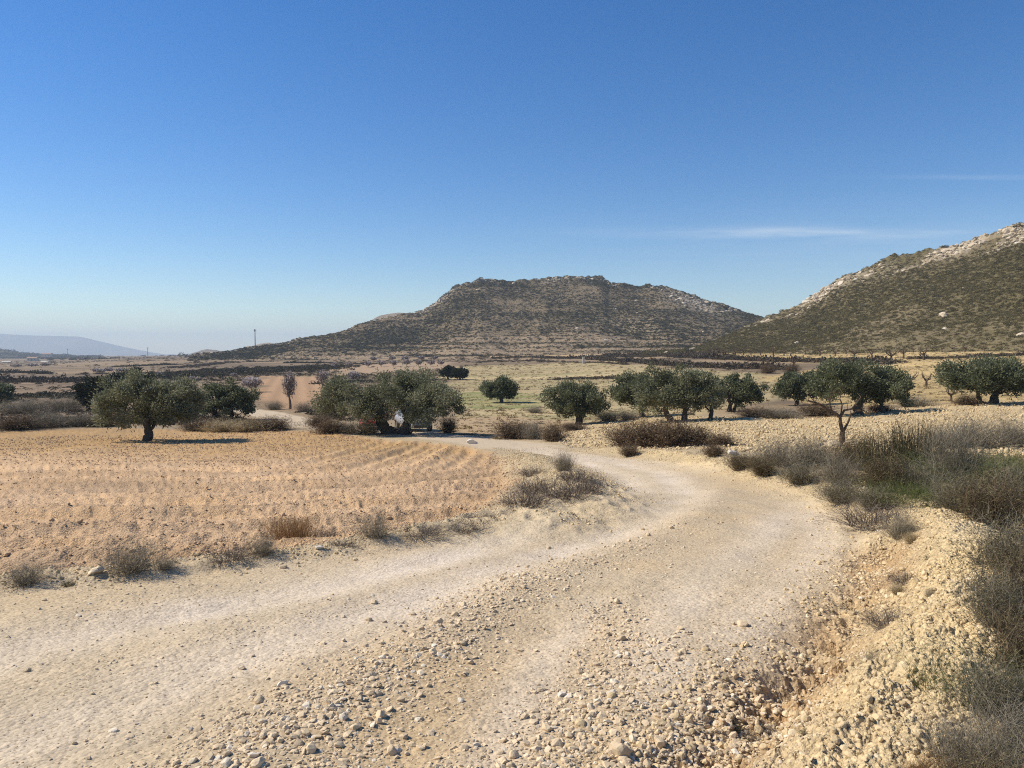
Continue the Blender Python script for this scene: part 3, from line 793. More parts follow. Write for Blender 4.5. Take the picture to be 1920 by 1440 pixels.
def build_clods():
    x, y = sample_wedge(170000, 5, 52, 1.35, -42, 4)
    sf = sdist(x, y, FIELD)
    g = furrow_coord(x, y) + .10 * fbm(x * .5, y * .5, 3, 21)
    ridge = .5 + .5 * np.sin(g * 2 * math.pi / .72) + .6 * (.5 + .5 * np.sin(g * 2 * math.pi / 2.35 + 1))
    dens = (sf > -.15) * np.clip(.016 + .075 * ridge ** 2.5 * np.clip(.6 + 1.2 * fbm(x * .6, y * .6, 3, 311), 0, 1.3), 0, 1)
    dens += np.exp(-(sf / .35) ** 2) * .3 * (y < 26)
    k = rng.random(len(x)) < dens
    x, y = x[k], y[k]
    s = np.clip(np.exp(rng.normal(math.log(.011), .5, len(x))), .005, .040)
    s = np.maximum(s, .0009 * y)
    lay("soil_clods", x, y, s, CLOD_SRC, .3)
    # crumbs along the bank, the mound and the verge
    x, y = sample_wedge(420000, 2.0, 34, 1.6, -40, 41)
    d1, _ = pdist(x, y, BANK); d2, _ = pdist(x, y, MOUND); d3, _ = pdist(x, y, ROAD_L); d4, _ = pdist(x, y, DITCH)
    nz = np.clip(.5 + 1.6 * fbm(x * 1.1, y * 1.1, 3, 313), 0, 1)
    dens = np.maximum.reduce([np.exp(-(d1 / .6) ** 2) * .42, np.exp(-(d2 / .75) ** 2) * .8, np.exp(-(d3 / .35) ** 2) * .7 * (d3 < 1), np.exp(-(d4 / .35) ** 2) * .7]) * nz
    dens += .04 * (d1 < 1.2)
    k = rng.random(len(x)) < dens
    x, y = x[k], y[k]
    s = np.clip(np.exp(rng.normal(math.log(.0074), .6, len(x))), .003, .026)
    s = np.maximum(s, .0008 * y)
    lay("earth_crumbs", x, y, s, YCLOD_SRC, .5)
    x, y = sample_wedge(150000, 16, 75, 1.25, -4, 42)
    ss = sdist(x, y, STONY)
    k = (ss > -.4) & (rng.random(len(x)) < .40)
    x, y = x[k], y[k]
    s = np.clip(np.exp(rng.normal(math.log(.030), .5, len(x))), .014, .10)
    lay("field_clods", x, y, s, YCLOD_SRC, .3)
build_clods()

# single stones one can point at
def place_stone(me, x, y, w, flat=.8, rz=0.0, sink=.25):
    s = w / 2
    o = link("stone", me, loc=(x, y, gz(x, y) + s * flat * (.62 - sink)), rot=(rng.normal(0, .2), rng.normal(0, .2), rz), scale=(s, s, s * flat / .72))
    return o
BIG_STONE = [rock_mesh("stone", M_stone, 600 + k, 3, .72, 16, .10) for k in range(7)]
WHITE_STONE = [rock_mesh("stone", M_white, 620 + k, 3, .70, 10, .14) for k in range(3)]
TELL = [
    ((0.44, 3.04, 0.092, 0.065), 0, "largest pale stone lying loose on the gravel close to the camera"),
    ((1.44, 4.67, 0.067, 0.057), 0, "lone cream stone on the smooth tan part of the track"),
    ((0.96, 4.18, 0.054, 0.042), 0, "cream stone with a smaller one beside it on the smooth track"),
    ((0.90, 4.07, 0.044, 0.029), 0, "small stone just below the paired cream one on the smooth track"),
    ((-1.14, 3.70, 0.064, 0.045), 1, "white rounded stone at the upper edge of the gravel heap"),
    ((-0.98, 2.86, 0.062, 0.053), 0, "upright pale stone at the bottom edge of the track"),
    ((-1.43, 3.95, 0.045, 0.025), 0, "flat stone alone on the smooth middle of the track"),
    ((-1.97, 37.18, 0.577, 0.420), 1, "white boulder at the field corner beyond the big olive's shade"),
    ((6.75, 22.99, 0.422, 0.227), 1, "white flat boulder on the bank below the brown bushes"),
    ((7.71, 27.67, 0.351, 0.273), 1, "white upright boulder among brown bushes on the bank"),
    ((7.19, 27.99, 0.316, 0.237), 1, "small white boulder at the end of the brown bushes"),
    ((11.87, 26.63, 0.564, 0.338), 0, "rounded pale boulder at the foot of the bare tree"),
    ((11.23, 26.43, 0.746, 0.261), 0, "low wide boulder beside the bare tree's trunk"),
    ((6.37, 18.78, 0.398, 0.265), 0, "yellowish boulder sunk in the bank between grey shrubs"),
    ((4.86, 15.01, 0.233, 0.148), 0, "tan boulder on the bank's crumbling face above the bend"),
    ((6.35, 12.69, 0.197, 0.108), 0, "pale stone on the bank crest among grey twigs"),
    ((-3.36, 6.05, 0.146, 0.052), 0, "flat cream stone at the verge beside dry tufts"),
    ((-2.03, 6.64, 0.104, 0.052), 0, "cream stone on the gravel verge below the rusty tuft"),
    ((-1.84, 7.19, 0.092, 0.051), 1, "white stone beside the rusty tuft on the verge"),
    ((1.33, 3.86, 0.072, 0.050), 0, "pale round stone at the lip of the ditch"),
    ((0.86, 3.57, 0.046, 0.031), 0, "cream stone in the small cluster near the ditch end"),
    ((0.90, 3.53, 0.056, 0.040), 0, "cream stone nearest the ditch in a small cluster"),
    ((0.24, 3.59, 0.046, 0.036), 1, "white stone heading the small heap on the right-hand gravel strip"),
    ((0.19, 3.09, 0.058, 0.040), 0, "pale stone heaped with two others below the gravel strip"),
    ((0.24, 3.16, 0.041, 0.032), 0, "topmost of three heaped pale stones on the gravel strip"),
    ((0.25, 3.05, 0.053, 0.031), 0, "lowest of three heaped pale stones on the gravel strip"),
    ((0.57, 3.09, 0.036, 0.029), 0, "blocky tan stone with its own shadow beside the largest stone"),
    ((-0.98, 5.33, 0.068, 0.046), 0, "blocky cream stone on the pale wheel track"),
    ((-0.93, 4.86, 0.055, 0.031), 0, "flat stone just below the pale wheel track"),
    ((-1.09, 4.31, 0.043, 0.025), 0, "small flat stone between the pale wheel track and the gravel heap"),
    ((-0.74, 3.26, 0.047, 0.056), 0, "upright tan stone in the gravel heap"),
    ((-0.59, 3.27, 0.040, 0.040), 0, "squat tan stone beside the upright one in the gravel heap"),
    ((-0.87, 3.11, 0.054, 0.036), 0, "pale wedge stone at the front of the gravel heap"),
    ((-1.03, 3.07, 0.035, 0.031), 0, "tan pointed stone apart from the gravel heap"),
    ((-1.21, 3.35, 0.034, 0.029), 0, "squarish stone at the gravel heap's outer edge"),
    ((-0.49, 3.02, 0.056, 0.043), 0, "pale broken stone where the heap meets the frame's bottom"),
    ((0.14, 3.67, 0.032, 0.024), 0, "small cream stone on the strip right of the heap"),
]
for k, (a, kind, lab) in enumerate(TELL):
    x, y, w, h = a
    me = (WHITE_STONE if kind else BIG_STONE)[k % (3 if kind else 7)]
    o = place_stone(me, x, y, w, max(.5, min(1.0, h / w * 1.0)), rng.uniform(-.6, .6))
    tag(o, lab, "stone", "single stones on and beside the track")

def loose_stones():
    n = 0
    x, y = sample_wedge(9000, 2.6, 9, 1.6, -34, 24)
    w = np.zeros(len(x))
    for q, wd in ((WINDROW, .36), (WINDROW2, .28), (WINDROW3, .30)):
        d7, _ = pdist(x, y, q); w = np.maximum(w, np.exp(-(d7 / wd) ** 2))
    k = (rng.random(len(x)) < .03 * w + .0025) & (sdist(x, y, ROAD) > 0)
    pts = list(zip(x[k], y[k], w[k]))[:150]
    for (a, b, c) in pts:
        sz = rng.uniform(.030, .062) if c > .3 else rng.uniform(.025, .045)
        o = place_stone(BIG_STONE[n % 7], a, b, sz, rng.uniform(.6, .95), rng.uniform(0, 6.28))
        if c > .3: tag(o, "pale broken stone lying among the gravel of the heaped strips", "stone", "stones in the gravel strips")
        else: tag(o, "small stone lying scattered on the trodden surface of the track", "stone", "stones scattered on the track")
        n += 1
loose_stones()

# ---------------------------------------------------------------- scrub and outcrops on the hills
def leaf_mat(name, c0, c1, c2, trans=.15, rough=.7, inst=True, leafvar=True):
    t = NT(name, rough=rough, spec=.12)
    r = t.rand() if inst else None
    lv = t.attr("Col")
    sp = t.n.new("ShaderNodeSeparateColor"); t.l.new(lv, sp.inputs[0])
    f = sp.outputs[0]
    if inst: f = t.math("ADD", t.math("MULTIPLY", f, .5), t.math("MULTIPLY", r, .5))
    col = t.ramp(f, [(0.0, c0), (.5, c1), (1.0, c2)])
    t.done(col)
    if trans:
        tr = t.n.new("ShaderNodeBsdfTranslucent"); t.l.new(col, tr.inputs[0])
        mx = t.n.new("ShaderNodeMixShader"); mx.inputs[0].default_value = trans
        out = t.n["Material Output"]
        t.l.new(t.b.outputs[0], mx.inputs[1]); t.l.new(tr.outputs[0], mx.inputs[2]); t.l.new(mx.outputs[0], out.inputs[0])
    return t.m

def leaves_np(c, d, length, width, r):
    """quads: centres c, unit directions d"""
    n = len(c)
    u = r.normal(size=(n, 3)); s = np.cross(d, u); s /= np.linalg.norm(s, axis=1)[:, None] + 1e-9
    L = (np.asarray(length) * np.ones(n))[:, None]; W = (np.asarray(width) * np.ones(n))[:, None]
    a = c - d * L * .5; b = c + s * W * .5; e = c + d * L * .5; g = c - s * W * .5
    v = np.stack([a, b, e, g], 1).reshape(-1, 3)
    f = np.arange(4 * n).reshape(-1, 4)
    return v, f

def bush_mesh(name, mat, seed, n=110, leaf=.30, flat=.62):
    r = np.random.default_rng(seed)
    d = r.normal(size=(n, 3)); d[:, 2] = np.abs(d[:, 2]) * .9; d /= np.linalg.norm(d, axis=1)[:, None]
    q = 1 + .35 * fbm(d[:, 0] * 2 + seed, d[:, 1] * 2 + d[:, 2], 2, seed)
    c = d * (r.uniform(.35, 1, n) ** .5 * q)[:, None] * np.array([1, 1, flat * 1.25])
    dd = d + r.normal(0, .5, (n, 3)); dd /= np.linalg.norm(dd, axis=1)[:, None]
    v, f = leaves_np(c, dd, leaf * r.uniform(.7, 1.3, n), leaf * .55, r)
    col = np.repeat(r.random(n), 4)[:, None] * np.ones(3)
    return mesh_np(name, v, f, [mat], False, col)

M_scrubc = leaf_mat("grey-green hill scrub", (.034, .035, .016), (.062, .058, .029), (.108, .092, .052), .05)
M_scrubr = leaf_mat("olive hill scrub", (.095, .080, .033), (.155, .128, .053), (.23, .185, .085), .08)
M_scrubb = leaf_mat("brown terrace scrub", (.05, .038, .026), (.105, .080, .054), (.18, .135, .088), .05)
M_scrubd = leaf_mat("dark field scrub", (.03, .03, .015), (.065, .055, .028), (.12, .09, .05), .05)
SCRUBC = [source("scrub_source", bush_mesh("scrub_piece", M_scrubc, 700 + k)) for k in range(4)]
SCRUBR = [source("scrub_source", bush_mesh("scrub_piece", M_scrubr, 710 + k)) for k in range(5)]
SCRUBB = [source("scrub_source", bush_mesh("scrub_piece", M_scrubb, 720 + k)) for k in range(4)]
SCRUBD = [source("scrub_source", bush_mesh("scrub_piece", M_scrubd, 730 + k)) for k in range(4)]

def on_hill(key, n, r):
    P_, V, U, hgt, prof = HILLS[key]
    nv, nu = V.shape
    nvis = int((V[:, 0] <= 1.12).sum())
    i = r.random(n) * (nvis - 1.001); j = r.random(n) * (nu - 1.001)
    # weight by area so that the scrub is even on the slope
    a = np.linalg.norm(np.cross(P_[1:nvis, :-1] - P_[:nvis - 1, :-1], P_[:nvis - 1, 1:] - P_[:nvis - 1, :-1]), axis=-1)
    cdf = np.cumsum(a.ravel()); cdf /= cdf[-1]
    k = np.searchsorted(cdf, r.random(n)); ii, jj = k // (nu - 1), k % (nu - 1)
    fi, fj = r.random(n)[:, None], r.random(n)[:, None]
    p = P_[ii, jj] * (1 - fi) * (1 - fj) + P_[ii + 1, jj] * fi * (1 - fj) + P_[ii, jj + 1] * (1 - fi) * fj + P_[ii + 1, jj + 1] * fi * fj
    return p, V[ii, jj], U[ii, jj]

def put(name, p, s, src, flat=(.7, 1.1), sink=.1):
    n = len(p)
    sc = np.stack([s * rng.uniform(.8, 1.3, n), s * rng.uniform(.8, 1.2, n), s * rng.uniform(*flat, n)], 1)
    rot = np.stack([np.zeros(n), np.zeros(n), rng.uniform(0, 6.283, n)], 1)
    q = p.copy(); q[:, 2] -= s * sink
    scatter(name, q, sc, rot, src)

def hill_cover():
    p, v, u = on_hill("hill200", 95000, rng)
    n = fbm(p[:, 0] * .02, p[:, 1] * .02, 5, 101); st = fbm(p[:, 0] * .008, p[:, 2] * .35, 4, 103)
    dens = np.clip(.68 + .8 * n + .35 * st, .08, 1)
    low = 1 - sstep(.1, .5, v)
    dens *= 1 - low * np.clip(.35 + 2.2 * st, 0, .9)
    dens *= 1 - .7 * np.exp(-((u - .79) / .045) ** 2 - ((v - .85) / .14) ** 2)
    k = rng.random(len(p)) < dens
    put("hill_scrub", p[k], np.clip(rng.lognormal(math.log(.64), .38, k.sum()), .3, 1.9), SCRUBC)
    p, v, u = on_hill("hill300", 60000, rng)
    n = fbm(p[:, 0] * .03, p[:, 1] * .03, 5, 111)
    dens = np.clip(.80 + .45 * n, .2, 1) * (1 - .75 * sstep(.76, .88, v) * sstep(.2, .4, u)) * (.45 + .55 * sstep(.06, .3, v))
    k = rng.random(len(p)) < dens
    put("hill_scrub", p[k], np.clip(rng.lognormal(math.log(.50), .38, k.sum()), .25, 1.6), SCRUBR)
    # bare rock showing along the crests
    p, v, u = on_hill("hill300", 16000, rng)
    w = sstep(.76, .90, v) * sstep(.22, .42, u) * np.clip(.6 + 1.6 * fbm(p[:, 0] * .05, p[:, 1] * .05, 4, 117), 0, 1) + .002
    k = rng.random(len(p)) < w * .55
    put("crest_rocks", p[k], np.clip(rng.lognormal(math.log(.85), .45, k.sum()), .3, 2.6), OUT_SRC, (.6, 1.0), .15)
    p, v, u = on_hill("hill200", 16000, rng)
    w = sstep(.88, .98, v) * np.clip(.1 + 2.2 * fbm(p[:, 0] * .03, p[:, 1] * .03, 4, 107), 0, 1) * (v < 1.05)
    w = np.maximum(w, np.exp(-((u - .79) / .045) ** 2 - ((v - .87) / .12) ** 2) * .8) + .004
    k = rng.random(len(p)) < w * .5
    put("crest_rocks", p[k], np.clip(rng.lognormal(math.log(1.15), .4, k.sum()), .5, 3), OUT_SRC, (.6, 1.0), .15)
hill_cover()

def field_scrub():
    # ragged scrub over the waste ground, thinning out with distance
    x, y = sample_wedge(46000, 62, 1400, 1.75, -42, 42)
    r = np.hypot(x, y)
    z = ground_z(x, y)
    n = fbm(x * .02, y * .04, 4, 401); s2 = fbm(x * .008, y * .03, 4, 403)
    keep = np.clip(.20 + 1.5 * n + 1.3 * s2, 0, 1)
    for nm, poly, c in PATCH:
        ins = sdist(x, y, poly) > -1
        if nm == "scrub waste": keep = np.where(ins, np.clip(.55 + 1.2 * n, 0, 1), keep)
        else: keep = np.where(ins, keep * (0.0 if nm != "yellow orchard" else .02), keep)
    dr, _ = pdist(x, y, ROAD_FAR)
    keep *= dr > 3.2
    keep *= (np.degrees(np.arctan2(x, y)) < 4) * 1.0 + (np.degrees(np.arctan2(x, y)) >= 4) * (r > 200) * .5
    k = rng.random(len(x)) < keep
    p = np.stack([x, y, z], 1)[k]; rr = r[k]
    s = np.clip(rng.lognormal(math.log(.38), .4, len(p)), .15, 1.3) * np.clip(.7 + rr / 400, .7, 2.4)
    b = rng.random(len(p)) < .62
    put("scrub", p[b], s[b], SCRUBB, (.6, 1.0)); put("scrub", p[~b], s[~b], SCRUBD, (.6, 1.1))
field_scrub()

def bank_scrub():
    """belts of scrub on the terrace banks between the fields"""
    belts = [
        ([(-8.33, 395.84), (11.39, 405.63), (32.66, 332.32), (41.46, 246.09), (45.67, 197.07), (51.95, 168.11)], 1.6, 900, SCRUBB, 3.5),
        ([(-7.19, 341.39), (11.50, 327.64), (30.43, 270.88), (35.92, 232.53)], .8, 220, SCRUBB, 2.0),
        ([(59.92, 282.69), (63.52, 244.61), (68.09, 210.87), (76.47, 194.52), (81.41, 181.19), (80.09, 162.95)], 1.5, 760, SCRUBB, 5.0),
        ([(45.67, 197.07), (51.21, 182.31), (55.64, 168.55), (58.02, 161.98)], 1.4, 420, SCRUBB, 2.5),
        ([(-175.92, 696.29), (-110.59, 606.06), (-55.29, 492.39), (-19.28, 457.84), (-3.14, 447.83)], 1.5, 420, SCRUBB, 4.0),
        ([(-110.74, 438.14), (-82.38, 391.10), (-57.26, 339.81)], .9, 140, SCRUBB, 2.0),
        ([(-132.32, 440.35), (-125.05, 445.27), (-107.54, 425.47)], 1.5, 90, SCRUBD, 2.0),
        ([(-161.68, 225.50), (-154.64, 229.16), (-144.02, 227.66), (-128.28, 219.90), (-122.75, 226.81)], 1.7, 700, SCRUBB, 5.0),
        ([(-238.91, 456.65), (-222.54, 459.29), (-194.69, 440.12)], 1.6, 110, SCRUBD, 3.0),
        ([(-243.03, 353.02), (-228.15, 349.21), (-191.12, 312.69)], 1.9, 90, SCRUBD, 2.5),
        ([(10.00, 177.88), (16.01, 175.28), (22.15, 165.90)], .75, 130, SCRUBB, 3.5),
        ([(-49.10, 188.78), (-44.23, 196.66), (-34.60, 189.34)], .8, 110, SCRUBB, 2.0),
        ([(91.74, 176.62), (96.46, 167.59), (106.80, 169.08), (117.37, 172.43)], .9, 200, SCRUBB, 3.0),
        ([(-170.36, 299.36), (-151.85, 300.21), (-128.97, 291.39), (-98.86, 260.55)], 1.0, 200, SCRUBB, 4.0),
        ([(-113.25, 255.82), (-117.36, 298.32), (-109.89, 319.28), (-95.27, 339.14), (-79.99, 316.35)], 1.25, 2200, SCRUBD, 34.0),
        ([(-1093.01, 1922.62), (-1048.69, 1966.08), (-1007.58, 2050.98), (-894.67, 2023.57), (-456.71, 1162.16)], 4.0, 110, SCRUBD, 60.0),
        ([(-1196.27, 1775.36), (-1082.44, 1713.52), (-893.31, 1515.12), (-540.82, 987.77)], 4.5, 90, SCRUBD, 60.0),
        ([(42.80, 358.71), (55.55, 304.46), (69.88, 292.90), (86.38, 293.13)], 1.5, 420, SCRUBB, 12.0),
        ([(-90.81, 134.45), (-83.88, 138.65), (-72.24, 131.65)], 1.0, 260, SCRUBD, 6.0),
        ([(-156.66, 485.13), (-175.15, 461.99), (-160.07, 361.78)], 1.2, 260, SCRUBB, 12.0),
    ]
    for pts, s, n, src, wid in belts:
        a = np.array(pts); L = np.concatenate([[0], np.cumsum(np.hypot(*np.diff(a, axis=0).T))])
        t = rng.random(n) * L[-1]
        x = np.interp(t, L, a[:, 0]) + rng.normal(0, wid * .3, n); y = np.interp(t, L, a[:, 1]) + rng.normal(0, wid * .5, n)
        p = np.stack([x, y, ground_z(x, y)], 1)
        put("terrace_scrub", p, s * rng.lognormal(0, .3, n) * .85, src, (.6, 1.0))
bank_scrub()

def stubble():
    """thin dry growth over the pale fields"""
    x, y = sample_wedge(90000, 40, 330, 1.35, -6, 42)
    keep = np.zeros(len(x))
    for nm, poly, c in PATCH:
        if nm in ("grain field", "yellow orchard", "bare strip", "orange strip", "green field"):
            keep = np.maximum(keep, (sdist(x, y, poly) > 0) * np.clip(.30 + 1.1 * fbm(x * .04, y * .12, 4, 421) + .8 * np.sin(yrow(x, y)), .02, 1))
    k = rng.random(len(x)) < keep * .38
    p = np.stack([x, y, ground_z(x, y)], 1)[k]
    s = np.clip(rng.lognormal(math.log(.10), .45, len(p)), .04, .4) * (1 + np.hypot(p[:, 0], p[:, 1]) / 160)
    b = rng.random(len(p)) < .8
    put("stubble", p[b], s[b], STRAWB, (.5, .9)); put("stubble", p[~b], s[~b], SCRUBB, (.5, .9))
def yrow(x, y): return (y + .15 * x) * 2 * math.pi / 3.4
M_stub = leaf_mat("dry stubble", (.20, .15, .075), (.33, .25, .125), (.46, .36, .19), .1)
STRAWB = [source("stubble_source", bush_mesh("stubble_piece", M_stub, 740 + k, 60, .4)) for k in range(3)]
stubble()

p, v, u = on_hill("hill430", 2600, rng)
put("distant_woods", p, np.clip(rng.lognormal(math.log(4.2), .35, len(p)), 2, 9), SCRUBD, (.7, 1.1))

def verge_growth():
    """dead grass and low growth over the rough ground behind the bank and along the field margin"""
    x, y = sample_wedge(60000, 1.5, 40, 1.25, -3, 75)
    edge = np.interp(y, [-5, 2.3, 3.7, 6.1, 8.2, 14, 28, 40], [2.1, 1.8, 2.7, 4.0, 4.9, 6.0, 6.6, 7])
    n = np.clip(.35 + 1.6 * fbm(x * .5, y * .5, 4, 431), 0, 1)
    k = (x > edge) & (sdist(x, y, STONY) < .3) & (rng.random(len(x)) < n * .6) & (y > .5)
    p = np.stack([x, y, ground_z(x, y)], 1)[k]
    s = np.clip(rng.lognormal(math.log(.07), .5, len(p)), .025, .25)
    b = rng.random(len(p)) < .6
    put("dry_grass", p[b], s[b], STRAWB, (.6, 1.3)); put("dry_grass", p[~b], s[~b], SCRUBR, (.6, 1.2))
verge_growth()

# ---------------------------------------------------------------- trees
def tubes(lines, sides=7):
    """lines: list of (points, radii) -> one numpy mesh"""
    V, F, off = [], [], 0
    for pts, rad in lines:
        pts = np.asarray(pts, float); n = len(pts)
        tang = np.gradient(pts, axis=0); tang /= np.linalg.norm(tang, axis=1)[:, None] + 1e-9
        ref = np.array([.31, .17, .2]) if abs(tang[0, 2]) > .7 else np.array([0, 0, 1.0])
        a = np.cross(tang, ref); a /= np.linalg.norm(a, axis=1)[:, None] + 1e-9
        b = np.cross(tang, a)
        th = np.linspace(0, 2 * math.pi, sides, endpoint=False)
        ring = pts[:, None] + (a[:, None] * np.cos(th)[None, :, None] + b[:, None] * np.sin(th)[None, :, None]) * np.asarray(rad)[:, None, None]
        V.append(ring.reshape(-1, 3))
        i = np.arange(n - 1)[:, None] * sides; j = np.arange(sides)[None]; j2 = (j + 1) % sides
        F.append(np.stack([i + j, i + j2, i + sides + j2, i + sides + j], -1).reshape(-1, 4) + off)
        off += n * sides
    return np.concatenate(V), np.concatenate(F)

def limb(p0, p1, r0, r1, n, wob, r):
    t = np.linspace(0, 1, n)[:, None]
    p = np.array(p0) * (1 - t) + np.array(p1) * t
    w = np.cumsum(r.normal(0, wob, (n, 3)), 0); w -= w[:1]; w -= t * w[-1:]
    p = p + w * np.linalg.norm(np.array(p1) - np.array(p0))
    return p, np.linspace(r0, r1, n)

def bark_mat(name, c0, c1):
    t = NT(name, rough=.95, spec=.05)
    p = t.objco(); n = t.noise(9, 6, .7, p)
    col = t.ramp(n, [(.3, c0), (.7, c1)])
    return t.done(col, t.bump(t.noise(22, 5, .7, p), .03, .9))
M_bark = bark_mat("olive bark", (.055, .045, .035), (.16, .135, .105))
M_pale = bark_mat("grey almond bark", (.10, .08, .065), (.24, .19, .15))
M_bare = bark_mat("weathered brown bark", (.06, .042, .03), (.17, .12, .085))
M_olive = leaf_mat("olive leaves", (.085, .094, .047), (.20, .205, .115), (.37, .365, .255), .32, .5, False)
M_olived = leaf_mat("deep green olive leaves", (.066, .079, .039), (.15, .163, .085), (.29, .295, .18), .3, .5, False)
M_pine = leaf_mat("dark tree leaves", (.018, .028, .016), (.034, .045, .024), (.06, .07, .04), .1, .6, False)

def crown_mesh(name, mat, W, D, zb, zt, dx, seed, nl=16000, leaf=.15, lobes=None, nclus=135):
    r = np.random.default_rng(seed); nl = int(nl * 1.25); W *= 1.05
    H = zt - zb
    d = r.normal(size=(nclus * 2, 3)); d /= np.linalg.norm(d, axis=1)[:, None]
    d = d[d[:, 2] > -.8][:nclus]; m = len(d)
    d = d / (np.abs(d) ** 2.35).sum(1)[:, None] ** (1 / 2.35)
    lump = 1 + .50 * fbm(d[:, 0] * 2.0 + seed, d[:, 1] * 2.0 + d[:, 2] * 1.3, 2, seed)
    rad = r.uniform(.50, .92, m) ** .8 * lump
    lobes = lobes or [(0, 1, 1, 0)]
    pick = r.choice(len(lobes), m, p=np.array([q[1] for q in lobes]) / sum(q[1] for q in lobes))
    lob = np.array([(q + (0,))[:4] for q in lobes], float)[pick]
    cr = r.uniform(.12, .22, m) * W * .62 * (lob[:, 1] ** .6)
    c = d * rad[:, None] * np.array([W / 2, D / 2, H / 2]) * .90
    low = d[:, 2] < 0
    c[low, 2] *= .88
    c[:, 0] = c[:, 0] * lob[:, 1] + lob[:, 0] * W; c[:, 1] = c[:, 1] * (.5 + .5 * lob[:, 1]) + r.uniform(-.12, .12, len(lobes))[pick] * W
    lh = H * (lob[:, 2] - lob[:, 3])
    c[:, 2] = c[:, 2] * (lob[:, 2] - lob[:, 3]) + zb + H * lob[:, 3] + lh * .52
    c += np.array([dx, 0, 0])
    wgt = cr ** 2; wgt /= wgt.sum()
    k = r.choice(m, nl, p=wgt)
    q = r.normal(size=(nl, 3)); q /= np.linalg.norm(q, axis=1)[:, None]
    rr = r.random(nl) ** .45
    pos = c[k] + q * (rr * cr[k])[:, None] * np.array([1, 1, .82])
    pos[:, 2] = np.maximum(pos[:, 2], zb + r.uniform(0, .25, nl) * H * .3)
    out = pos - np.array([dx, 0, zb + H * .35]); out /= np.linalg.norm(out, axis=1)[:, None] + 1e-9
    dd = q * .6 + out * .5 + r.normal(0, .45, (nl, 3)); dd[:, 2] += .15
    dd /= np.linalg.norm(dd, axis=1)[:, None]
    # stray shoots that break the outline
    ns = nl // 6
    j = r.integers(0, nl, ns); pos[j] += dd[j] * r.uniform(.05, .42, ns)[:, None] * (W / 6)
    v, f = leaves_np(pos, dd, leaf * r.uniform(.7, 1.35, nl), leaf * .42, r)
    tint = np.clip(.35 * r.random(m)[k] + .65 * r.random(nl), 0, 1)
    col = np.repeat(tint, 4)[:, None] * np.ones(3)
    return mesh_np(name, v, f, [mat], False, col), c

def olive(label, a, seed, mat=None, trunks=((0, 0, .24),), leaf=None, nl=16000, depth=.9, name="olive_tree", cat="tree", group="olive trees in the fields", lobes=None):
    x, y, dx, W, zt, zb = a
    mat = mat or M_olive
    r = np.random.default_rng(seed)
    zb = zb * .62
    root = empty(name, (x, y, gz(x, y) - .05))
    tag(root, label, cat, group)
    dist = math.hypot(x, y)
    leaf = leaf or max(.11, dist * .0031)
    cm, cl = crown_mesh("crown", mat, W, W * depth, zb, zt, dx, seed, nl, leaf, lobes)
    H = zt - zb
    lines = []
    for (ox, lean, rad) in trunks:
        rad *= 1.0
        hf = zb + H * r.uniform(.10, .18)
        p, q = limb((ox, r.uniform(-.1, .1), -.1), (ox + lean, r.uniform(-.2, .2), hf), rad * 1.25, rad * .8, 9, .035, r)
        q = q * (1 + .08 * r.normal(size=9)); q[0] *= 1.45; q[1] *= 1.12
        lines.append((p, q))
        near = sorted(cl, key=lambda c: abs(c[0] - ox - lean) + r.uniform(0, W * .25))[:max(6, 14 // len(trunks))]
        for c in near:
            e = np.array([ox + lean, 0, hf]) * .12 + c * .88
            lines.append(limb(p[-2] if r.random() < .5 else p[-1], e, rad * r.uniform(.35, .55), .025, 7, .05, r))
    v, f = tubes(lines, 9)
    link("trunk", mesh_np("trunk", v, f, [M_bark], True), root)
    link("crown", cm, root)
    return root

olive("olive tree standing alone at the far edge of the ochre ploughed field", (-19.74, 40.84, -0.09, 5.76, 3.72, 0.49), 11, trunks=((0, .05, .23),), lobes=[(-.24, .52, .93, .0), (.2, .6, .9, .12), (-.02, .5, 1.0, .3), (.32, .36, .74, .1), (-.36, .3, .7, .02)], nl=26000)
olive("smaller dark olive tree just behind the one in the ploughed field", (-24.84, 65.79, 0.07, 5.14, 3.38, 0.05), 12, M_olived, trunks=((-.35, -.5, .17), (.3, .35, .17)), lobes=[(-.15, .68, .96, .0), (.18, .68, 1.0, .0)], nl=14000)
olive("biggest olive tree, on two bare trunks with the parked cars behind it", (-7.06, 45.94, -0.24, 8.33, 3.89, 0.32), 13, trunks=((-.1, -.95, .34), (.55, .12, .33)), lobes=[(-.28, .46, .93, .0), (.10, .50, 1.0, .18), (.34, .34, .9, .12), (-.05, .34, .92, .25), (-.40, .24, .66, .05), (.42, .2, .6, .1), (.20, .26, .62, .0), (.04, .30, .66, .12), (-.12, .28, .62, .14)], nl=36000)
olive("small round olive tree alone in the pale grain field", (-1.45, 102.80, -0.11, 5.14, 3.18, 0.51), 14, M_olived, trunks=((0, 0, .26),), nl=9000)
olive("medium olive tree on a single trunk behind the first brown bush", (4.83, 54.89, -0.31, 4.80, 3.21, 0.39), 15, M_olived, trunks=((0, 0, .26),), lobes=[(-.16, .70, .96, .04), (.18, .66, 1.0, .04), (0, .6, .8, .0)], nl=15000)
olive("large spreading olive tree behind the long brown bushes", (11.20, 49.99, -0.37, 5.46, 3.77, 0.28), 16, trunks=((-.6, -.55, .2), (.15, .1, .2), (1.75, .25, .16)), lobes=[(-.2, .64, .92, .0), (.1, .66, 1.0, .04), (.3, .46, .9, .0)], nl=24000)
olive("olive crown half hidden on the near side of the large spreading olive", (10.13, 58.73, -0.58, 4.05, 3.47, 0.25), 17, M_olived, trunks=((0, 0, .18),), nl=12000)
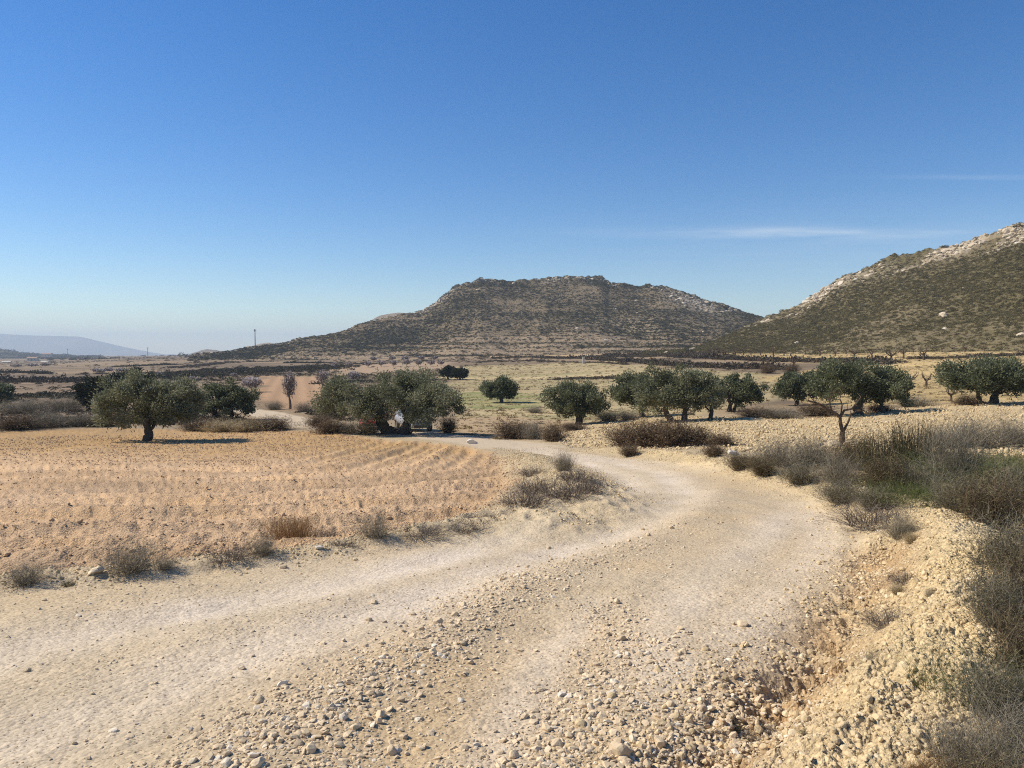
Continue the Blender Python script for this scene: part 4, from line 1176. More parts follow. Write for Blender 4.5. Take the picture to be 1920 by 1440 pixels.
olive("compact olive tree next to the large spreading olive", (16.85, 58.93, 0.71, 3.73, 2.99, 0.33), 18, M_olived, trunks=((0, .1, .18), (.35, .25, .14)), lobes=[(-.16, .66, 1.0, .0), (.16, .70, .94, .0)], nl=12000)
olive("narrow olive tree touching the wide dark olive behind the bare tree", (25.30, 67.30, 0.14, 4.55, 3.17, 0.14), 19, M_olived, trunks=((0, 0, .2),), lobes=[(-.16, .70, .96, .0), (.16, .70, 1.0, .0)], nl=12000)
olive("wide dark olive tree with a flat top behind the bare tree", (22.91, 49.89, -0.12, 5.94, 3.69, 0.56), 20, M_olived, trunks=((-.1, 0, .3), (1.3, .15, .13)), lobes=[(-.2, .62, 1.0, .04), (.16, .64, .97, .04), (.32, .42, .8, .0), (-.36, .32, .8, .08)], nl=24000)
olive("wide olive tree at the foot of the yellow orchard slope", (34.09, 53.69, -0.19, 6.73, 3.36, 0.45), 21, M_olived, trunks=((0, .25, .28), (-.5, -.6, .15)), lobes=[(-.26, .54, .96, .0), (.05, .58, 1.0, .08), (.3, .48, .95, .06)], nl=22000)
olive("olive tree cut by the picture's edge beyond the ploughed field", (-59.74, 87.65, -0.19, 3.58, 3.46, 0.25), 22, M_olived, nl=7000)
olive("dark tree peeping out on the shaded side of the lone field olive", (-48.47, 86.70, 0.70, 4.21, 3.97, 0.12), 23, M_pine, nl=8000, name="dark_tree", group="dark trees beyond the ploughed field")
olive("dark rounded tree whose top shows above the lone field olive", (-59.47, 118.69, 0.25, 6.85, 4.76, 0.33), 24, M_pine, nl=8000, name="dark_tree", group="dark trees beyond the ploughed field")
olive("small blue-green tree above the big olive's crown", (-12.88, 187.07, -0.07, 4.08, 3.02, 0.13), 25, M_pine, nl=3000, name="dark_tree", group="small dark trees in the grain field")
olive("small dark tree touching its blue-green neighbour above the big olive", (-15.91, 188.68, 0.13, 3.98, 3.58, 0.13), 26, M_pine, nl=3000, name="dark_tree", group="small dark trees in the grain field")

def bare_mesh(seed, h=1.0, w=1.0, trunk=.38, nb=5, sides=6, thick=.05, twigs=5, lean=0.0):
    """vase-shaped bare tree, height 1, width about 1"""
    r = np.random.default_rng(seed)
    lines = []
    fork = np.array([lean * .3, 0, trunk])
    lines.append(limb((0, 0, -.04), fork, thick * 1.2, thick * .8, 6, .03, r))
    a0 = r.uniform(0, 6.28)
    for k in range(nb):
        a = a0 + k * 2 * math.pi / nb + r.uniform(-.3, .3)
        e = np.array([math.cos(a) * .5 * w * r.uniform(.6, 1), math.sin(a) * .5 * w * r.uniform(.5, 1), r.uniform(.78, 1.0)])
        p, q = limb(fork, e, thick * .55, thick * .13, 8, .045, r)
        p[:, 2] -= .10 * np.sin(np.linspace(0, math.pi, 8)) * (1 - trunk)
        lines.append((p, q))
        for j in range(twigs):
            m = r.integers(2, 8); s = p[m]
            g = s + np.array([r.normal(0, .13) * w, r.normal(0, .13) * w, r.uniform(.03, .2)])
            lines.append(limb(s, g, q[m] * .5, thick * .05, 4, .06, r))
    return tubes(lines, sides)

def bare_tree(label, a, seed, mat=None, group=None, mesh=None, name="almond_tree", **kw):
    x, y, w, h = a
    if mesh is None:
        v, f = bare_mesh(seed, w=w / h, **kw)
        mesh = mesh_np(name, v, f, [mat or M_pale], True)
    o = link(name, mesh, loc=(x, y, gz(x, y)), scale=(h, h, h))
    tag(o, label, "tree", group)
    return o

# the bare tree beside the track, with its broken limb
def near_bare():
    x, y, w, h = (11.72, 26.79, 2.835, 1.890)
    r = np.random.default_rng(91)
    root = empty("bare_tree", (x, y, gz(x, y)))
    tag(root, "leafless crooked tree with a long side limb beside the bend of the track", "tree")
    k = h / 100.0
    P2 = lambda a, b, c=0: np.array([a * k, c * k, b * k])
    v, f = tubes([limb(P2(0, -4), P2(-1, 26), 0.12, .09, 6, .02, r), limb(P2(-1, 26), P2(6, 34, 2), .07, .05, 4, .03, r)], 9)
    link("trunk", mesh_np("trunk", v, f, [M_bare], True), root)
    L = []
    def br(*pts, r0=.05, r1=.02):
        pts = np.array(pts); t = np.linspace(0, 1, len(pts)); tt = np.linspace(0, 1, 9)
        q = np.stack([np.interp(tt, t, pts[:, i]) for i in range(3)], 1) + r.normal(0, .006, (9, 3))
        L.append((q, np.linspace(r0, r1, 9) * 1.4))
        for _ in range(7):
            m = r.integers(3, 9); s = q[m]
            L.append(limb(s, s + np.array([r.normal(0, .14), r.normal(0, .12), r.uniform(.0, .26)]), r1 * .9, .008, 4, .07, r))
    br(P2(-1, 26), P2(-5, 42), P2(-6, 55), P2(-22, 66, 4), P2(-42, 78, 8), P2(-62, 84, 10), r0=.05, r1=.022)
    br(P2(-6, 54), P2(2, 66), P2(14, 70, -4), P2(22, 80, -6), P2(30, 92, -6), r0=.034, r1=.012)
    br(P2(4, 33, 2), P2(12, 46, 4), P2(16, 58, 6), P2(28, 64, 8), P2(44, 66, 8), r0=.032, r1=.010)
    br(P2(-20, 65, 4), P2(-26, 80, 2), P2(-22, 94, 2), P2(-24, 102), r0=.022, r1=.008)
    br(P2(-6, 55), P2(-2, 74), P2(-8, 90), P2(-4, 100), r0=.022, r1=.008)
    br(P2(-40, 77, 8), P2(-52, 76, 8), P2(-64, 72, 8), r0=.018, r1=.008)
    br(P2(14, 70, -4), P2(30, 68, -4), P2(52, 58, -2), r0=.016, r1=.006)
    v, f = tubes(L, 7)
    link("branches", mesh_np("branches", v, f, [M_bare], True), root)
near_bare()

ALM = [mesh_np("almond_tree", *bare_mesh(800 + k, w=1.15, trunk=.34 + .05 * (k % 3), nb=4 + k % 3, thick=.085, twigs=7), [M_bare], True) for k in range(6)]
ordinal = "first second third fourth fifth sixth seventh eighth ninth tenth eleventh twelfth thirteenth fourteenth fifteenth sixteenth seventeenth eighteenth nineteenth twentieth".split()
TOPROW = [(71.33, 256.67, 2.522, 2.882), (77.42, 263.95, 2.223, 2.593), (77.67, 255.04, 2.327, 2.685), (81.57, 259.46, 2.185, 2.549), (82.30, 251.68, 2.296, 2.649), (84.31, 245.18, 2.409, 2.753), (87.48, 244.41, 2.401, 2.573), (96.66, 250.45, 1.757, 2.285), (95.43, 235.67, 2.315, 2.812), (95.10, 223.61, 2.197, 2.668), (105.25, 239.60, 1.681, 2.186), (87.85, 194.96, 3.011, 3.011), (90.42, 191.14, 2.415, 2.952), (83.61, 167.50, 3.175, 3.293), (92.74, 180.00, 2.021, 2.527), (90.53, 167.05, 2.697, 2.932), (118.58, 209.68, 1.471, 1.765), (119.99, 201.44, 1.272, 1.979)]
for k, a in enumerate(TOPROW):
    bare_tree(f"bare pruned almond tree, {ordinal[k]} from the left in the upper orchard row", a, 0, mesh=ALM[k % 6], group="bare almond trees in the upper orchard row").rotation_euler.z = rng.uniform(0, 6)
for k, a in enumerate([(76.55, 294.06, 1.857, 2.270), (79.88, 296.48, 1.872, 2.288), (90.71, 282.26, 1.782, 2.179), (95.91, 285.98, 1.806, 2.207), (102.32, 275.15, 1.738, 2.124), (109.44, 276.55, 1.746, 2.134), (112.04, 269.73, 1.703, 2.082), (113.81, 245.75, 1.724, 2.069), (114.31, 236.11, 1.657, 1.988), (117.15, 230.63, 1.618, 1.942), (114.78, 217.54, 1.526, 1.832), (120.21, 217.44, 1.526, 1.831), (121.67, 209.94, 1.473, 1.768), (124.30, 199.97, 1.403, 1.684)]):
    bare_tree("tiny bare almond tree in the farthest orchard row, right under the scrubby hill", a, 0, mesh=ALM[(k + 1) % 6], group="bare almond trees in the farthest orchard row").rotation_euler.z = k * 2.1
for k, (a, lab) in enumerate([
    ((46.95, 89.61, 2.142, 2.142), "bare almond tree with wide arms between the two wide olives"),
    ((52.39, 95.91, 1.753, 1.888), "upright bare almond tree in the middle between the two wide olives"),
    ((54.84, 97.02, 1.501, 2.046), "bare almond tree almost touching the wide olive on the orchard slope"),
    ((34.55, 59.67, 1.428, 1.092), "low bare almond tree forking at the ground beside the wide olive"),
    ((62.17, 167.66, 3.061, 2.826), "bushy bare tree on the dark terrace bank above the narrow olive")]):
    bare_tree(lab, a, 0, mesh=ALM[(k + 2) % 6], group="bare almond trees among the olives").rotation_euler.z = k * 1.3
for k, a in enumerate([(29.37, 558.07, 3.524, 4.307), (36.48, 541.55, 3.420, 4.180), (41.99, 529.52, 3.344, 4.459), (44.68, 464.82, 2.935, 3.588), (47.64, 419.09, 2.647, 3.235), (17.12, 487.81, 3.081, 3.423), (-16.79, 398.61, 2.518, 2.798), (-25.57, 395.99, 2.501, 2.779), (-12.84, 406.43, 2.567, 2.853)]):
    bare_tree("tiny bare almond tree on the orange terrace at the hill's foot", a, 0, mesh=ALM[k % 6], group="bare almond trees on the orange terrace").rotation_euler.z = k

# almond trees in blossom
M_blossom = leaf_mat("almond blossom", (.38, .31, .29), (.54, .47, .44), (.70, .64, .60), .3, .7, False)
M_twig = leaf_mat("grey-pink twigs", (.14, .105, .09), (.23, .18, .155), (.38, .31, .28), .15, .8, False)
def blossom_tree(label, a, seed, nl=2600, pink=.5, group="almond trees in blossom", leaf=None):
    x, y, w, h = a
    r = np.random.default_rng(seed)
    root = empty("blossoming_almond_tree", (x, y, gz(x, y)))
    tag(root, label, "tree", group)
    v, f = bare_mesh(seed, w=w / h, trunk=.28, nb=5, thick=.035, twigs=8)
    link("trunk", mesh_np("trunk", v * h, f, [M_pale], True), root)
    leaf = leaf or max(.09, math.hypot(x, y) * .0022)
    c = r.normal(size=(nl, 3)); c /= np.linalg.norm(c, axis=1)[:, None]
    c = c * (r.random(nl) ** .5)[:, None] * np.array([w / 2, w / 2, h * .36]) * (1 + .3 * fbm(c[:, 0] * 3, c[:, 1] * 3 + c[:, 2] * 2, 2, seed))[:, None]
    c[:, 2] += h * .66
    d = r.normal(size=(nl, 3)); d[:, 2] = np.abs(d[:, 2]) + .4; d /= np.linalg.norm(d, axis=1)[:, None]
    top = np.clip((c[:, 2] / h - .55) * 2.2, 0, 1)
    v, f = leaves_np(c, d, leaf * r.uniform(.7, 1.4, nl), leaf * .45, r)
    mi = (r.random(nl) < pink * (.25 + .9 * top)).astype(int)
    link("crown", mesh_np("crown", v, f, [M_twig, M_blossom], False, np.repeat(r.random(nl), 4)[:, None] * np.ones(3), mi), root)
blossom_tree("tall grey-pink almond tree with blossom on top, standing in front of the reddish field", (-26.95, 91.81, 1.681, 4.524), 901, 1500, .35)
blossom_tree("white blossoming almond tree beside the small dark olive", (-52.29, 152.35, 4.286, 3.000), 902, 1500, .8)
blossom_tree("almond tree with blossom at the reddish field's far corner", (-41.15, 164.84, 3.014, 3.941), 903, 900, .5)
blossom_tree("almond tree with pale blossom just above the big olive's shoulder", (-40.30, 193.70, 3.540, 2.723), 904, 800, .7)
blossom_tree("grey leafless almond tree close beside the big olive", (-20.26, 82.68, 1.164, 2.562), 905, 700, .1)
far_pts = [(-74.83, 320.94, 3.156, 2.254), (-67.14, 313.43, 3.082, 2.201), (-58.64, 309.25, 3.041, 2.389), (-52.92, 307.59, 3.456, 2.592), (-46.92, 300.98, 3.382, 2.536), (-41.63, 299.40, 3.784, 2.733), (-36.11, 293.87, 3.302, 2.476), (-30.77, 288.28, 3.239, 2.429), (-26.98, 288.85, 2.840, 2.028), (-65.37, 413.87, 4.068, 2.615), (-55.64, 396.32, 3.895, 2.504), (-46.04, 385.80, 3.792, 2.437), (-37.40, 367.47, 3.611, 2.322), (-77.74, 425.89, 4.186, 2.691), (-165.20, 305.39, 3.433, 1.716), (-168.26, 317.26, 3.566, 1.783), (-158.55, 307.06, 3.883, 1.726), (-171.87, 313.67, 3.085, 1.763), (-326.24, 516.18, 7.250, 2.175), (-328.17, 534.09, 6.751, 2.250), (-324.54, 496.91, 6.281, 2.094), (-88.19, 240.43, 2.365, 1.352), (-123.08, 265.41, 2.611, 1.492), (-89.80, 212.93, 2.095, 1.347), (-86.12, 208.37, 2.050, 1.318)]
for k, a in enumerate(far_pts):
    if k < 14: lab, grp = "small pinkish almond tree in the rows below the terraced hill", "pinkish almond trees below the hill"
    else: lab, grp = "tiny pale blossoming tree scattered over the brown valley floor", "pale trees on the valley floor"
    blossom_tree(lab, a, 920 + k, 260, .45 if k < 14 else .7, grp)

# ---------------------------------------------------------------- shrubs, one by one
def twig_mesh(name, mats, seed, stems=150, side=4, spread=1.0, arch=.15, wid=.008, hvar=.35, base=.28, leafy=0, leaf=.03, droop=0.0, up=.9, segs=4):
    """a bush of thin flat stems with side twigs in a unit box: width 1, height 1"""
    r = np.random.default_rng(seed)
    n = stems
    a = r.uniform(0, 6.283, n); rb = base * np.sqrt(r.random(n)) * .5
    b0 = np.stack([np.cos(a) * rb, np.sin(a) * rb, np.full(n, -.02)], 1)
    out = np.stack([np.cos(a + r.normal(0, .5, n)), np.sin(a + r.normal(0, .5, n)), np.zeros(n)], 1)
    tilt = np.abs(r.normal(0, .55, n)) * spread
    L = np.clip(r.normal(.82, hvar * .6, n), .25, 1.12)
    tip = b0 + out * (np.clip(np.sin(tilt), 0, 1) * L * .55)[:, None] + np.array([0, 0, 1]) * (np.cos(np.minimum(tilt, 1.35)) * L * up)[:, None]
    S0, S1, SW, SC = [b0], [tip], [np.full(n, wid)], [arch * np.ones(n)]
    for k in range(side):
        t = r.uniform(.25, .95, n)[:, None]
        s = b0 * (1 - t) + tip * t
        d = tip - b0; ln = np.linalg.norm(d, axis=1)[:, None]
        e = s + (d / (ln + 1e-9) * .55 + r.normal(0, .55, (n, 3)) + np.array([0, 0, .25 - droop])) * ln * r.uniform(.10, .34, (n, 1))
        e[:, 2] = np.maximum(e[:, 2], .01)
        S0.append(s); S1.append(e); SW.append(np.full(n, wid * .6)); SC.append(np.full(n, .05))
    p0 = np.concatenate(S0); p1 = np.concatenate(S1); w = np.concatenate(SW); sc = np.concatenate(SC)
    m = len(p0)
    t = np.linspace(0, 1, segs)
    bend = r.normal(0, 1, (m, 3)); bend[:, 2] = np.abs(bend[:, 2]) * .6
    ln = np.linalg.norm(p1 - p0, axis=1)
    c = p0[:, None] * (1 - t)[None, :, None] + p1[:, None] * t[None, :, None] + (bend * (sc * ln)[:, None])[:, None] * (np.sin(t * math.pi))[None, :, None]
    d = p1 - p0; s = np.cross(d, r.normal(size=(m, 3))); s /= np.linalg.norm(s, axis=1)[:, None] + 1e-9
    ww = w[:, None] * (1 - t * .75)[None]
    v = np.stack([c - s[:, None] * ww[..., None] * .5, c + s[:, None] * ww[..., None] * .5], 2).reshape(-1, 3)
    i = (np.arange(m)[:, None] * segs + np.arange(segs - 1)[None]).reshape(-1) * 2
    f = np.stack([i, i + 1, i + 3, i + 2], -1)
    shade = np.repeat(r.random(m), segs * 2)
    mi = np.zeros(len(f), int)
    if leafy:
        k = r.integers(0, m, leafy); tt = r.uniform(.3, 1, leafy)[:, None]
        lc = p0[k] * (1 - tt) + p1[k] * tt + r.normal(0, .02, (leafy, 3))
        ld = r.normal(size=(leafy, 3)); ld[:, 2] = np.abs(ld[:, 2]); ld /= np.linalg.norm(ld, axis=1)[:, None]
        lv, lf = leaves_np(lc, ld, leaf * r.uniform(.6, 1.4, leafy), leaf * .4, r)
        f = np.concatenate([f, lf + len(v)]); v = np.concatenate([v, lv]); shade = np.concatenate([shade, np.repeat(r.random(leafy), 4)])
        mi = np.concatenate([mi, np.full(leafy, len(mats) - 1)])
    return mesh_np(name, v, f, mats, False, shade[:, None] * np.ones(3), mi)

M_grey = leaf_mat("dry grey twigs", (.12, .105, .075), (.22, .19, .135), (.37, .32, .235), .12, .85, False)
M_dead = leaf_mat("dead grey-brown branches", (.07, .055, .042), (.14, .11, .085), (.26, .21, .165), .05, .85, False)
M_brown = leaf_mat("dead brown twigs", (.075, .05, .032), (.15, .105, .065), (.26, .185, .11), .1, .85, False)
M_rust = leaf_mat("rusty dry stems", (.13, .065, .025), (.25, .135, .055), (.42, .26, .12), .15, .8, False)
M_straw = leaf_mat("dry straw", (.24, .18, .095), (.38, .295, .165), (.55, .45, .28), .2, .8, False)
M_green = leaf_mat("thin green grass", (.055, .075, .020), (.11, .135, .038), (.20, .21, .075), .3, .6, False)
M_moss = leaf_mat("olive twigs", (.05, .050, .022), (.105, .095, .042), (.19, .165, .085), .15, .75, False)
M_rush = leaf_mat("dark rush stems", (.035, .035, .018), (.075, .065, .032), (.16, .125, .065), .1, .7, False)
B = {
    "grey": [twig_mesh("grey_bush", [M_grey], 1000 + k, 420, 6, 1.15, .16, .0050, up=.95) for k in range(4)],
    "greymoss": [twig_mesh("grey_bush", [M_grey, M_moss], 1010 + k, 380, 6, 1.1, .16, .0050, leafy=3200, leaf=.030) for k in range(4)],
    "brown": [twig_mesh("brown_bush", [M_brown, M_brown], 1020 + k, 300, 6, 1.3, .14, .009, leafy=2600, leaf=.05) for k in range(4)],
    "tuft": [twig_mesh("dry_tuft", [M_grey, M_straw], 1030 + k, 330, 4, 1.3, .22, .0055, leafy=350, leaf=.04) for k in range(4)],
    "rust": [twig_mesh("dry_tuft", [M_rust], 1040 + k, 620, 3, .95, .10, .0055, hvar=.25, base=.6) for k in range(2)],
    "straw": [twig_mesh("straw_tuft", [M_straw], 1050 + k, 420, 2, 1.2, .25, .010) for k in range(3)],
    "rush": [twig_mesh("rush_clump", [M_rush], 1060 + k, 420, 1, .62, .05, .010, hvar=.35, base=.55) for k in range(3)],
    "grass": [twig_mesh("grass_clump", [M_green, M_straw], 1070 + k, 1100, 1, 1.2, .22, .0055, hvar=.5, base=1.5, up=.8) for k in range(3)],
    "dark": [twig_mesh("dark_bush", [M_brown, M_moss], 1080 + k, 360, 6, 1.0, .14, .0055, leafy=5200, leaf=.028) for k in range(3)],
    "low": [twig_mesh("dead_twigs", [M_dead], 1090 + k, 230, 6, 1.9, .12, .013, droop=.25, base=.8) for k in range(3)],
    "tiny": [twig_mesh("tiny_plant", [M_moss, M_moss], 1100 + k, 70, 3, 1.3, .12, .016, leafy=300, leaf=.08) for k in range(2)],
}
NAMES = {"grey": "grey_bush", "greymoss": "grey_bush", "brown": "brown_bush", "tuft": "dry_tuft", "rust": "dry_tuft", "straw": "straw_tuft", "rush": "rush_clump", "grass": "grass_clump", "dark": "dark_bush", "low": "dead_twigs", "tiny": "tiny_plant"}
CATS = {"grey": "shrub", "greymoss": "shrub", "brown": "shrub", "tuft": "tuft", "rust": "tuft", "straw": "tuft", "rush": "rushes", "grass": "grass clump", "dark": "shrub", "low": "dead twigs", "tiny": "plant"}
cnt = {}
def shrub(kind, a, label, group, wide=1.0):
    x, y, w, h = a
    k = cnt[kind] = cnt.get(kind, -1) + 1
    me = B[kind][k % len(B[kind])]
    ww = w * wide
    o = link(NAMES[kind], me, loc=(x, y, gz(x, y) - .01), rot=(0, 0, rng.uniform(0, 6.283)), scale=(ww, ww, h))
    tag(o, label, CATS[kind], group)

G1 = "dry tufts along the edge of the ploughed field"
for kind, a, lab in [
    ("tuft", (-3.75, 5.78, 0.431, 0.197), "dry tuft with greenish stems nearest the edge of the ploughed field's corner"),
    ("tiny", (-3.45, 5.83, 0.166, 0.075), "small flattened grey tuft beside the greenish dry tuft"),
    ("tuft", (-3.16, 6.22, 0.619, 0.292), "wide grey-brown dry tuft beside a flat cream stone"),
    ("tuft", (-2.95, 6.38, 0.272, 0.118), "low grey tuft trailing off the wide grey-brown tuft"),
    ("low", (-2.55, 6.74, 0.335, 0.125), "low grey twigs between the wide tuft and the rusty tuft"),
    ("tuft", (-2.32, 6.98, 0.397, 0.218), "grey twigs growing against the rusty tuft"),
    ("rust", (-2.53, 8.64, 0.663, 0.380), "rusty red-brown upright tuft, tallest on the field edge"),
    ("low", (-2.17, 8.75, 0.310, 0.149), "thin grey twigs on the far side of the rusty tuft"),
    ("tuft", (-1.42, 7.73, 0.494, 0.307), "brown wispy tuft beyond the rusty one"),
    ("low", (-1.69, 7.43, 0.264, 0.095), "low dry twigs halfway between rusty and wispy tufts"),
    ("low", (-0.97, 8.03, 0.456, 0.103), "flat grey twigs on the verge past the wispy tuft"),
    ("low", (-0.60, 8.40, 0.477, 0.107), "flat dark twigs on the verge before the mound"),
]: shrub(kind, a, lab, G1)
G2 = "dead twigs on the mound inside the bend"
for kind, a, lab in [
    ("low", (-0.38, 8.85, 0.439, 0.138), "dark dead twigs at the foot of the mound by the field"),
    ("low", (0.17, 9.65, 0.615, 0.246), "grey dead twigs heaped on the near flank of the mound"),
    ("low", (0.45, 12.69, 0.719, 0.323), "purplish dead twigs in the middle of the mound"),
    ("low", (0.72, 10.12, 0.645, 0.243), "grey twigs lying on the mound's roadside flank"),
    ("low", (1.02, 10.89, 0.539, 0.308), "grey branches sloping down to the track from the mound"),
    ("grey", (1.10, 15.90, 0.629, 0.472), "spiky upright grey twigs on the mound's far top"),
    ("low", (0.47, 16.71, 0.590, 0.213), "small dark twigs on the mound's field side"),
    ("low", (1.00, 11.84, 0.502, 0.218), "grey twigs just below the spiky upright ones"),
]: shrub(kind, a, lab, G2)
G3 = "brown bushes between the track and the olives"
for kind, a, lab in [
    ("brown", (0.06, 42.12, 2.317, 1.129), "brown bush at the bend nearest the white field-corner boulder"),
    ("grey", (1.15, 40.86, 1.729, 1.037), "greyish bush in the middle of the first brown clump"),
    ("brown", (2.06, 38.34, 1.406, 1.028), "dark brown bush ending the first clump"),
    ("brown", (3.97, 48.91, 2.069, 0.552), "low brown bush under the medium olive"),
    ("brown", (4.66, 30.30, 1.881, 1.026), "brown bush at the near end of the long clump"),
    ("brown", (5.33, 29.29, 1.819, 1.116), "dark bush below the large spreading olive"),
    ("brown", (6.04, 28.32, 1.759, 1.199), "tallest brown bush of the long clump"),
    ("brown", (6.88, 28.26, 1.396, 0.877), "brown bush at the far end of the long clump"),
    ("brown", (3.68, 23.66, 0.735, 0.434), "small brown bush alone on the bank under the long clump"),
    ("brown", (4.86, 18.22, 0.617, 0.334), "small olive-brown bush beside the white flat boulder"),
    ("brown", (7.66, 27.69, 1.172, 0.469), "low brown bush behind the white upright boulder"),
    ("dark", (4.70, 15.53, 0.768, 0.395), "greenish twiggy bush on the bank right after the white flat boulder"),
]: shrub(kind, a, lab, G3, 1.15)
G4 = "low grey bushes around the olives"
for kind, a, lab in [
    ("grey", (2.29, 77.45, 2.400, 0.764), "low grey bush in the grain field between two olives"),
    ("grey", (7.16, 56.47, 2.785, 0.875), "grey bush beside the medium olive's trunk"),
    ("grey", (8.58, 55.88, 2.362, 0.787), "grey bush in front of the half hidden olive"),
    ("brown", (16.70, 51.54, 3.267, 0.726), "brownish bush under the compact olive"),
    ("grey", (17.82, 50.39, 3.905, 0.781), "long grey bush ahead of the narrow olive"),
    ("brown", (20.73, 51.63, 3.273, 0.945), "brown bush ahead of the wide dark olive"),
    ("brown", (25.16, 51.79, 2.188, 0.656), "green-brown bush at the wide dark olive's far side"),
    ("grey", (29.29, 55.33, 4.284, 0.857), "long grey bush between the two wide olives"),
    ("brown", (31.72, 52.71, 2.226, 0.742), "brown bush tucked under the wide olive on the slope"),
    ("brown", (55.84, 151.40, 3.616, 1.914), "dark bush on the lower terrace bank"),
    ("brown", (50.41, 149.50, 3.571, 1.891), "dark round bush ending the lower terrace bank"),
    ("brown", (-4.00, 47.33, 1.335, 1.134), "reddish dry bush beside the parked cars"),
    ("brown", (-11.31, 47.19, 2.662, 0.932), "brown bush under the big olive's outer branches"),
    ("grey", (-10.08, 46.86, 1.982, 0.727), "grey bush beneath the big olive"),
    ("brown", (-13.63, 53.73, 2.272, 0.984), "brown bush beside the far stretch of track"),
    ("straw", (-8.73, 45.85, 2.263, 0.840), "straw-coloured grass beneath the big olive"),
    ("brown", (-15.97, 50.34, 3.194, 0.923), "dry brown bush on the field margin below the far track"),
    ("straw", (-17.31, 49.60, 3.147, 0.909), "straw tuft on the field margin near the small dark olive"),
    ("straw", (-19.21, 50.01, 3.173, 0.917), "straw tuft directly ahead of the small dark olive"),
    ("brown", (-21.13, 50.80, 2.506, 0.859), "brown tuft between the field olive and the small dark olive"),
    ("grey", (-28.45, 90.80, 3.196, 1.151), "grey bush at the near edge of the reddish field"),
    ("grey", (-22.91, 83.42, 2.937, 1.175), "grey bush at the foot of the tall pinkish almond"),
    ("brown", (-17.18, 71.76, 3.033, 1.314), "dark bush between the tall almond and the big olive"),
    ("grey", (-32.84, 53.25, 4.129, 1.276), "grey-purple bush on the field's far margin"),
    ("brown", (-33.56, 51.19, 3.247, 1.082), "dark brown bush where the field margin meets the frame"),
    ("grey", (-31.01, 54.33, 3.063, 0.995), "grey bush on the margin ahead of the dark tree"),
    ("brown", (-29.46, 54.29, 2.296, 0.842), "dark bush beneath the field olive's outer branches"),
    ("grey", (-53.20, 82.11, 7.517, 1.735), "broad pale grey bush behind the field margin"),
    ("grey", (-50.50, 85.38, 6.613, 1.804), "broad grey bush ahead of the dark trees"),
]: shrub(kind, a, lab, G4, 1.1)
G5 = "dry bushes along the bank above the track"
for kind, a, lab in [
    ("dark", (4.80, 14.45, 0.919, 0.409), "olive-grey bush low on the bank where the bend begins"),
    ("grey", (6.40, 18.12, 1.536, 0.717), "pale grey bush on the bank near the bare tree"),
    ("grey", (7.35, 18.41, 1.561, 0.728), "pale grey bush below the bare tree"),
    ("greymoss", (4.85, 12.71, 0.989, 0.395), "low mixed bush on the outside of the bend"),
    ("grey", (5.25, 12.17, 0.947, 0.516), "grey bush in front of the rounded boulder"),
    ("dark", (7.67, 16.96, 1.318, 0.839), "dark brown bush right of the bare tree"),
    ("greymoss", (4.38, 10.07, 0.855, 0.356), "mossy low bush at the road edge of the bend"),
    ("rush", (7.78, 15.84, 1.232, 0.985), "dark rush-like clump beside the tallest spiky one"),
    ("rush", (8.61, 16.20, 1.282, 1.190), "tallest spiky dark rush clump on the bank"),
    ("dark", (4.97, 10.04, 0.923, 0.568), "dark bush on the bank below the rush clumps"),
    ("greymoss", (5.24, 9.84, 0.835, 0.487), "greenish bush at the foot of the tallest rush clump"),
    ("grass", (4.79, 8.85, 0.689, 0.276), "patch of green grass beneath the rush clumps"),
    ("grey", (7.53, 12.90, 1.368, 1.095), "tall pale grey bush after the rush clumps"),
    ("grey", (14.21, 23.14, 2.450, 0.980), "grey bush on the field side beyond the pale bush"),
    ("grey", (13.10, 23.05, 1.790, 0.716), "grey bush on the field side behind the rush clumps"),
    ("grey", (15.73, 23.58, 2.163, 0.999), "grey bush on the field edge by the frame"),
    ("grass", (8.08, 12.83, 1.724, 0.544), "broad patch of green grass behind the bank"),
    ("grass", (10.61, 15.90, 1.348, 0.449), "green grass next to the stony field's corner"),
    ("greymoss", (4.89, 8.22, 0.815, 0.466), "grey bush overhanging the bank's upper crest"),
    ("dark", (4.43, 6.98, 0.841, 0.544), "big dark bush at the crest above the bend"),
    ("greymoss", (6.12, 9.10, 0.967, 0.645), "grey bush behind the big dark bush"),
    ("low", (3.94, 8.16, 0.695, 0.289), "grey twigs lying in the ditch head at the bend"),
    ("grey", (3.71, 7.16, 0.457, 0.254), "grey-blue twigs at the road edge under the bank"),
    ("greymoss", (4.33, 8.99, 0.701, 0.318), "mossy twigs on the road edge before the ditch head"),
    ("straw", (3.66, 6.88, 0.195, 0.117), "small straw tuft under the bank"),
    ("greymoss", (3.24, 4.90, 0.592, 0.453), "grey bush crowding the bank's crest"),
    ("dark", (2.74, 4.03, 0.488, 0.430), "dark olive bush at the frame beside the bank"),
    ("greymoss", (2.43, 3.76, 0.375, 0.321), "mossy bush on the bank's shoulder"),
    ("dark", (2.26, 3.27, 0.421, 0.351), "dark bush behind the lower bank"),
    ("grass", (2.02, 3.17, 0.340, 0.204), "yellowish grass on the lower bank"),
    ("greymoss", (1.94, 2.95, 0.402, 0.254), "grey bush behind the bank's shaded hollow"),
    ("grey", (1.58, 2.61, 0.357, 0.207), "loose grey twigs at the lowest part of the bank"),
    ("grey", (1.81, 2.68, 0.425, 0.232), "pale tangle of twigs in the bottom corner"),
    ("dark", (1.52, 2.36, 0.392, 0.221), "dark tangled bush at the bottom of the frame"),
    ("rust", (1.39, 2.45, 0.212, 0.124), "rusty stems at the bottom beside the tangled bush"),
    ("greymoss", (1.69, 2.38, 0.413, 0.258), "mossy bush filling the bottom corner"),
]: shrub(kind, a, lab, G5, 1.06)
G6 = "small plants in and beside the ditch"
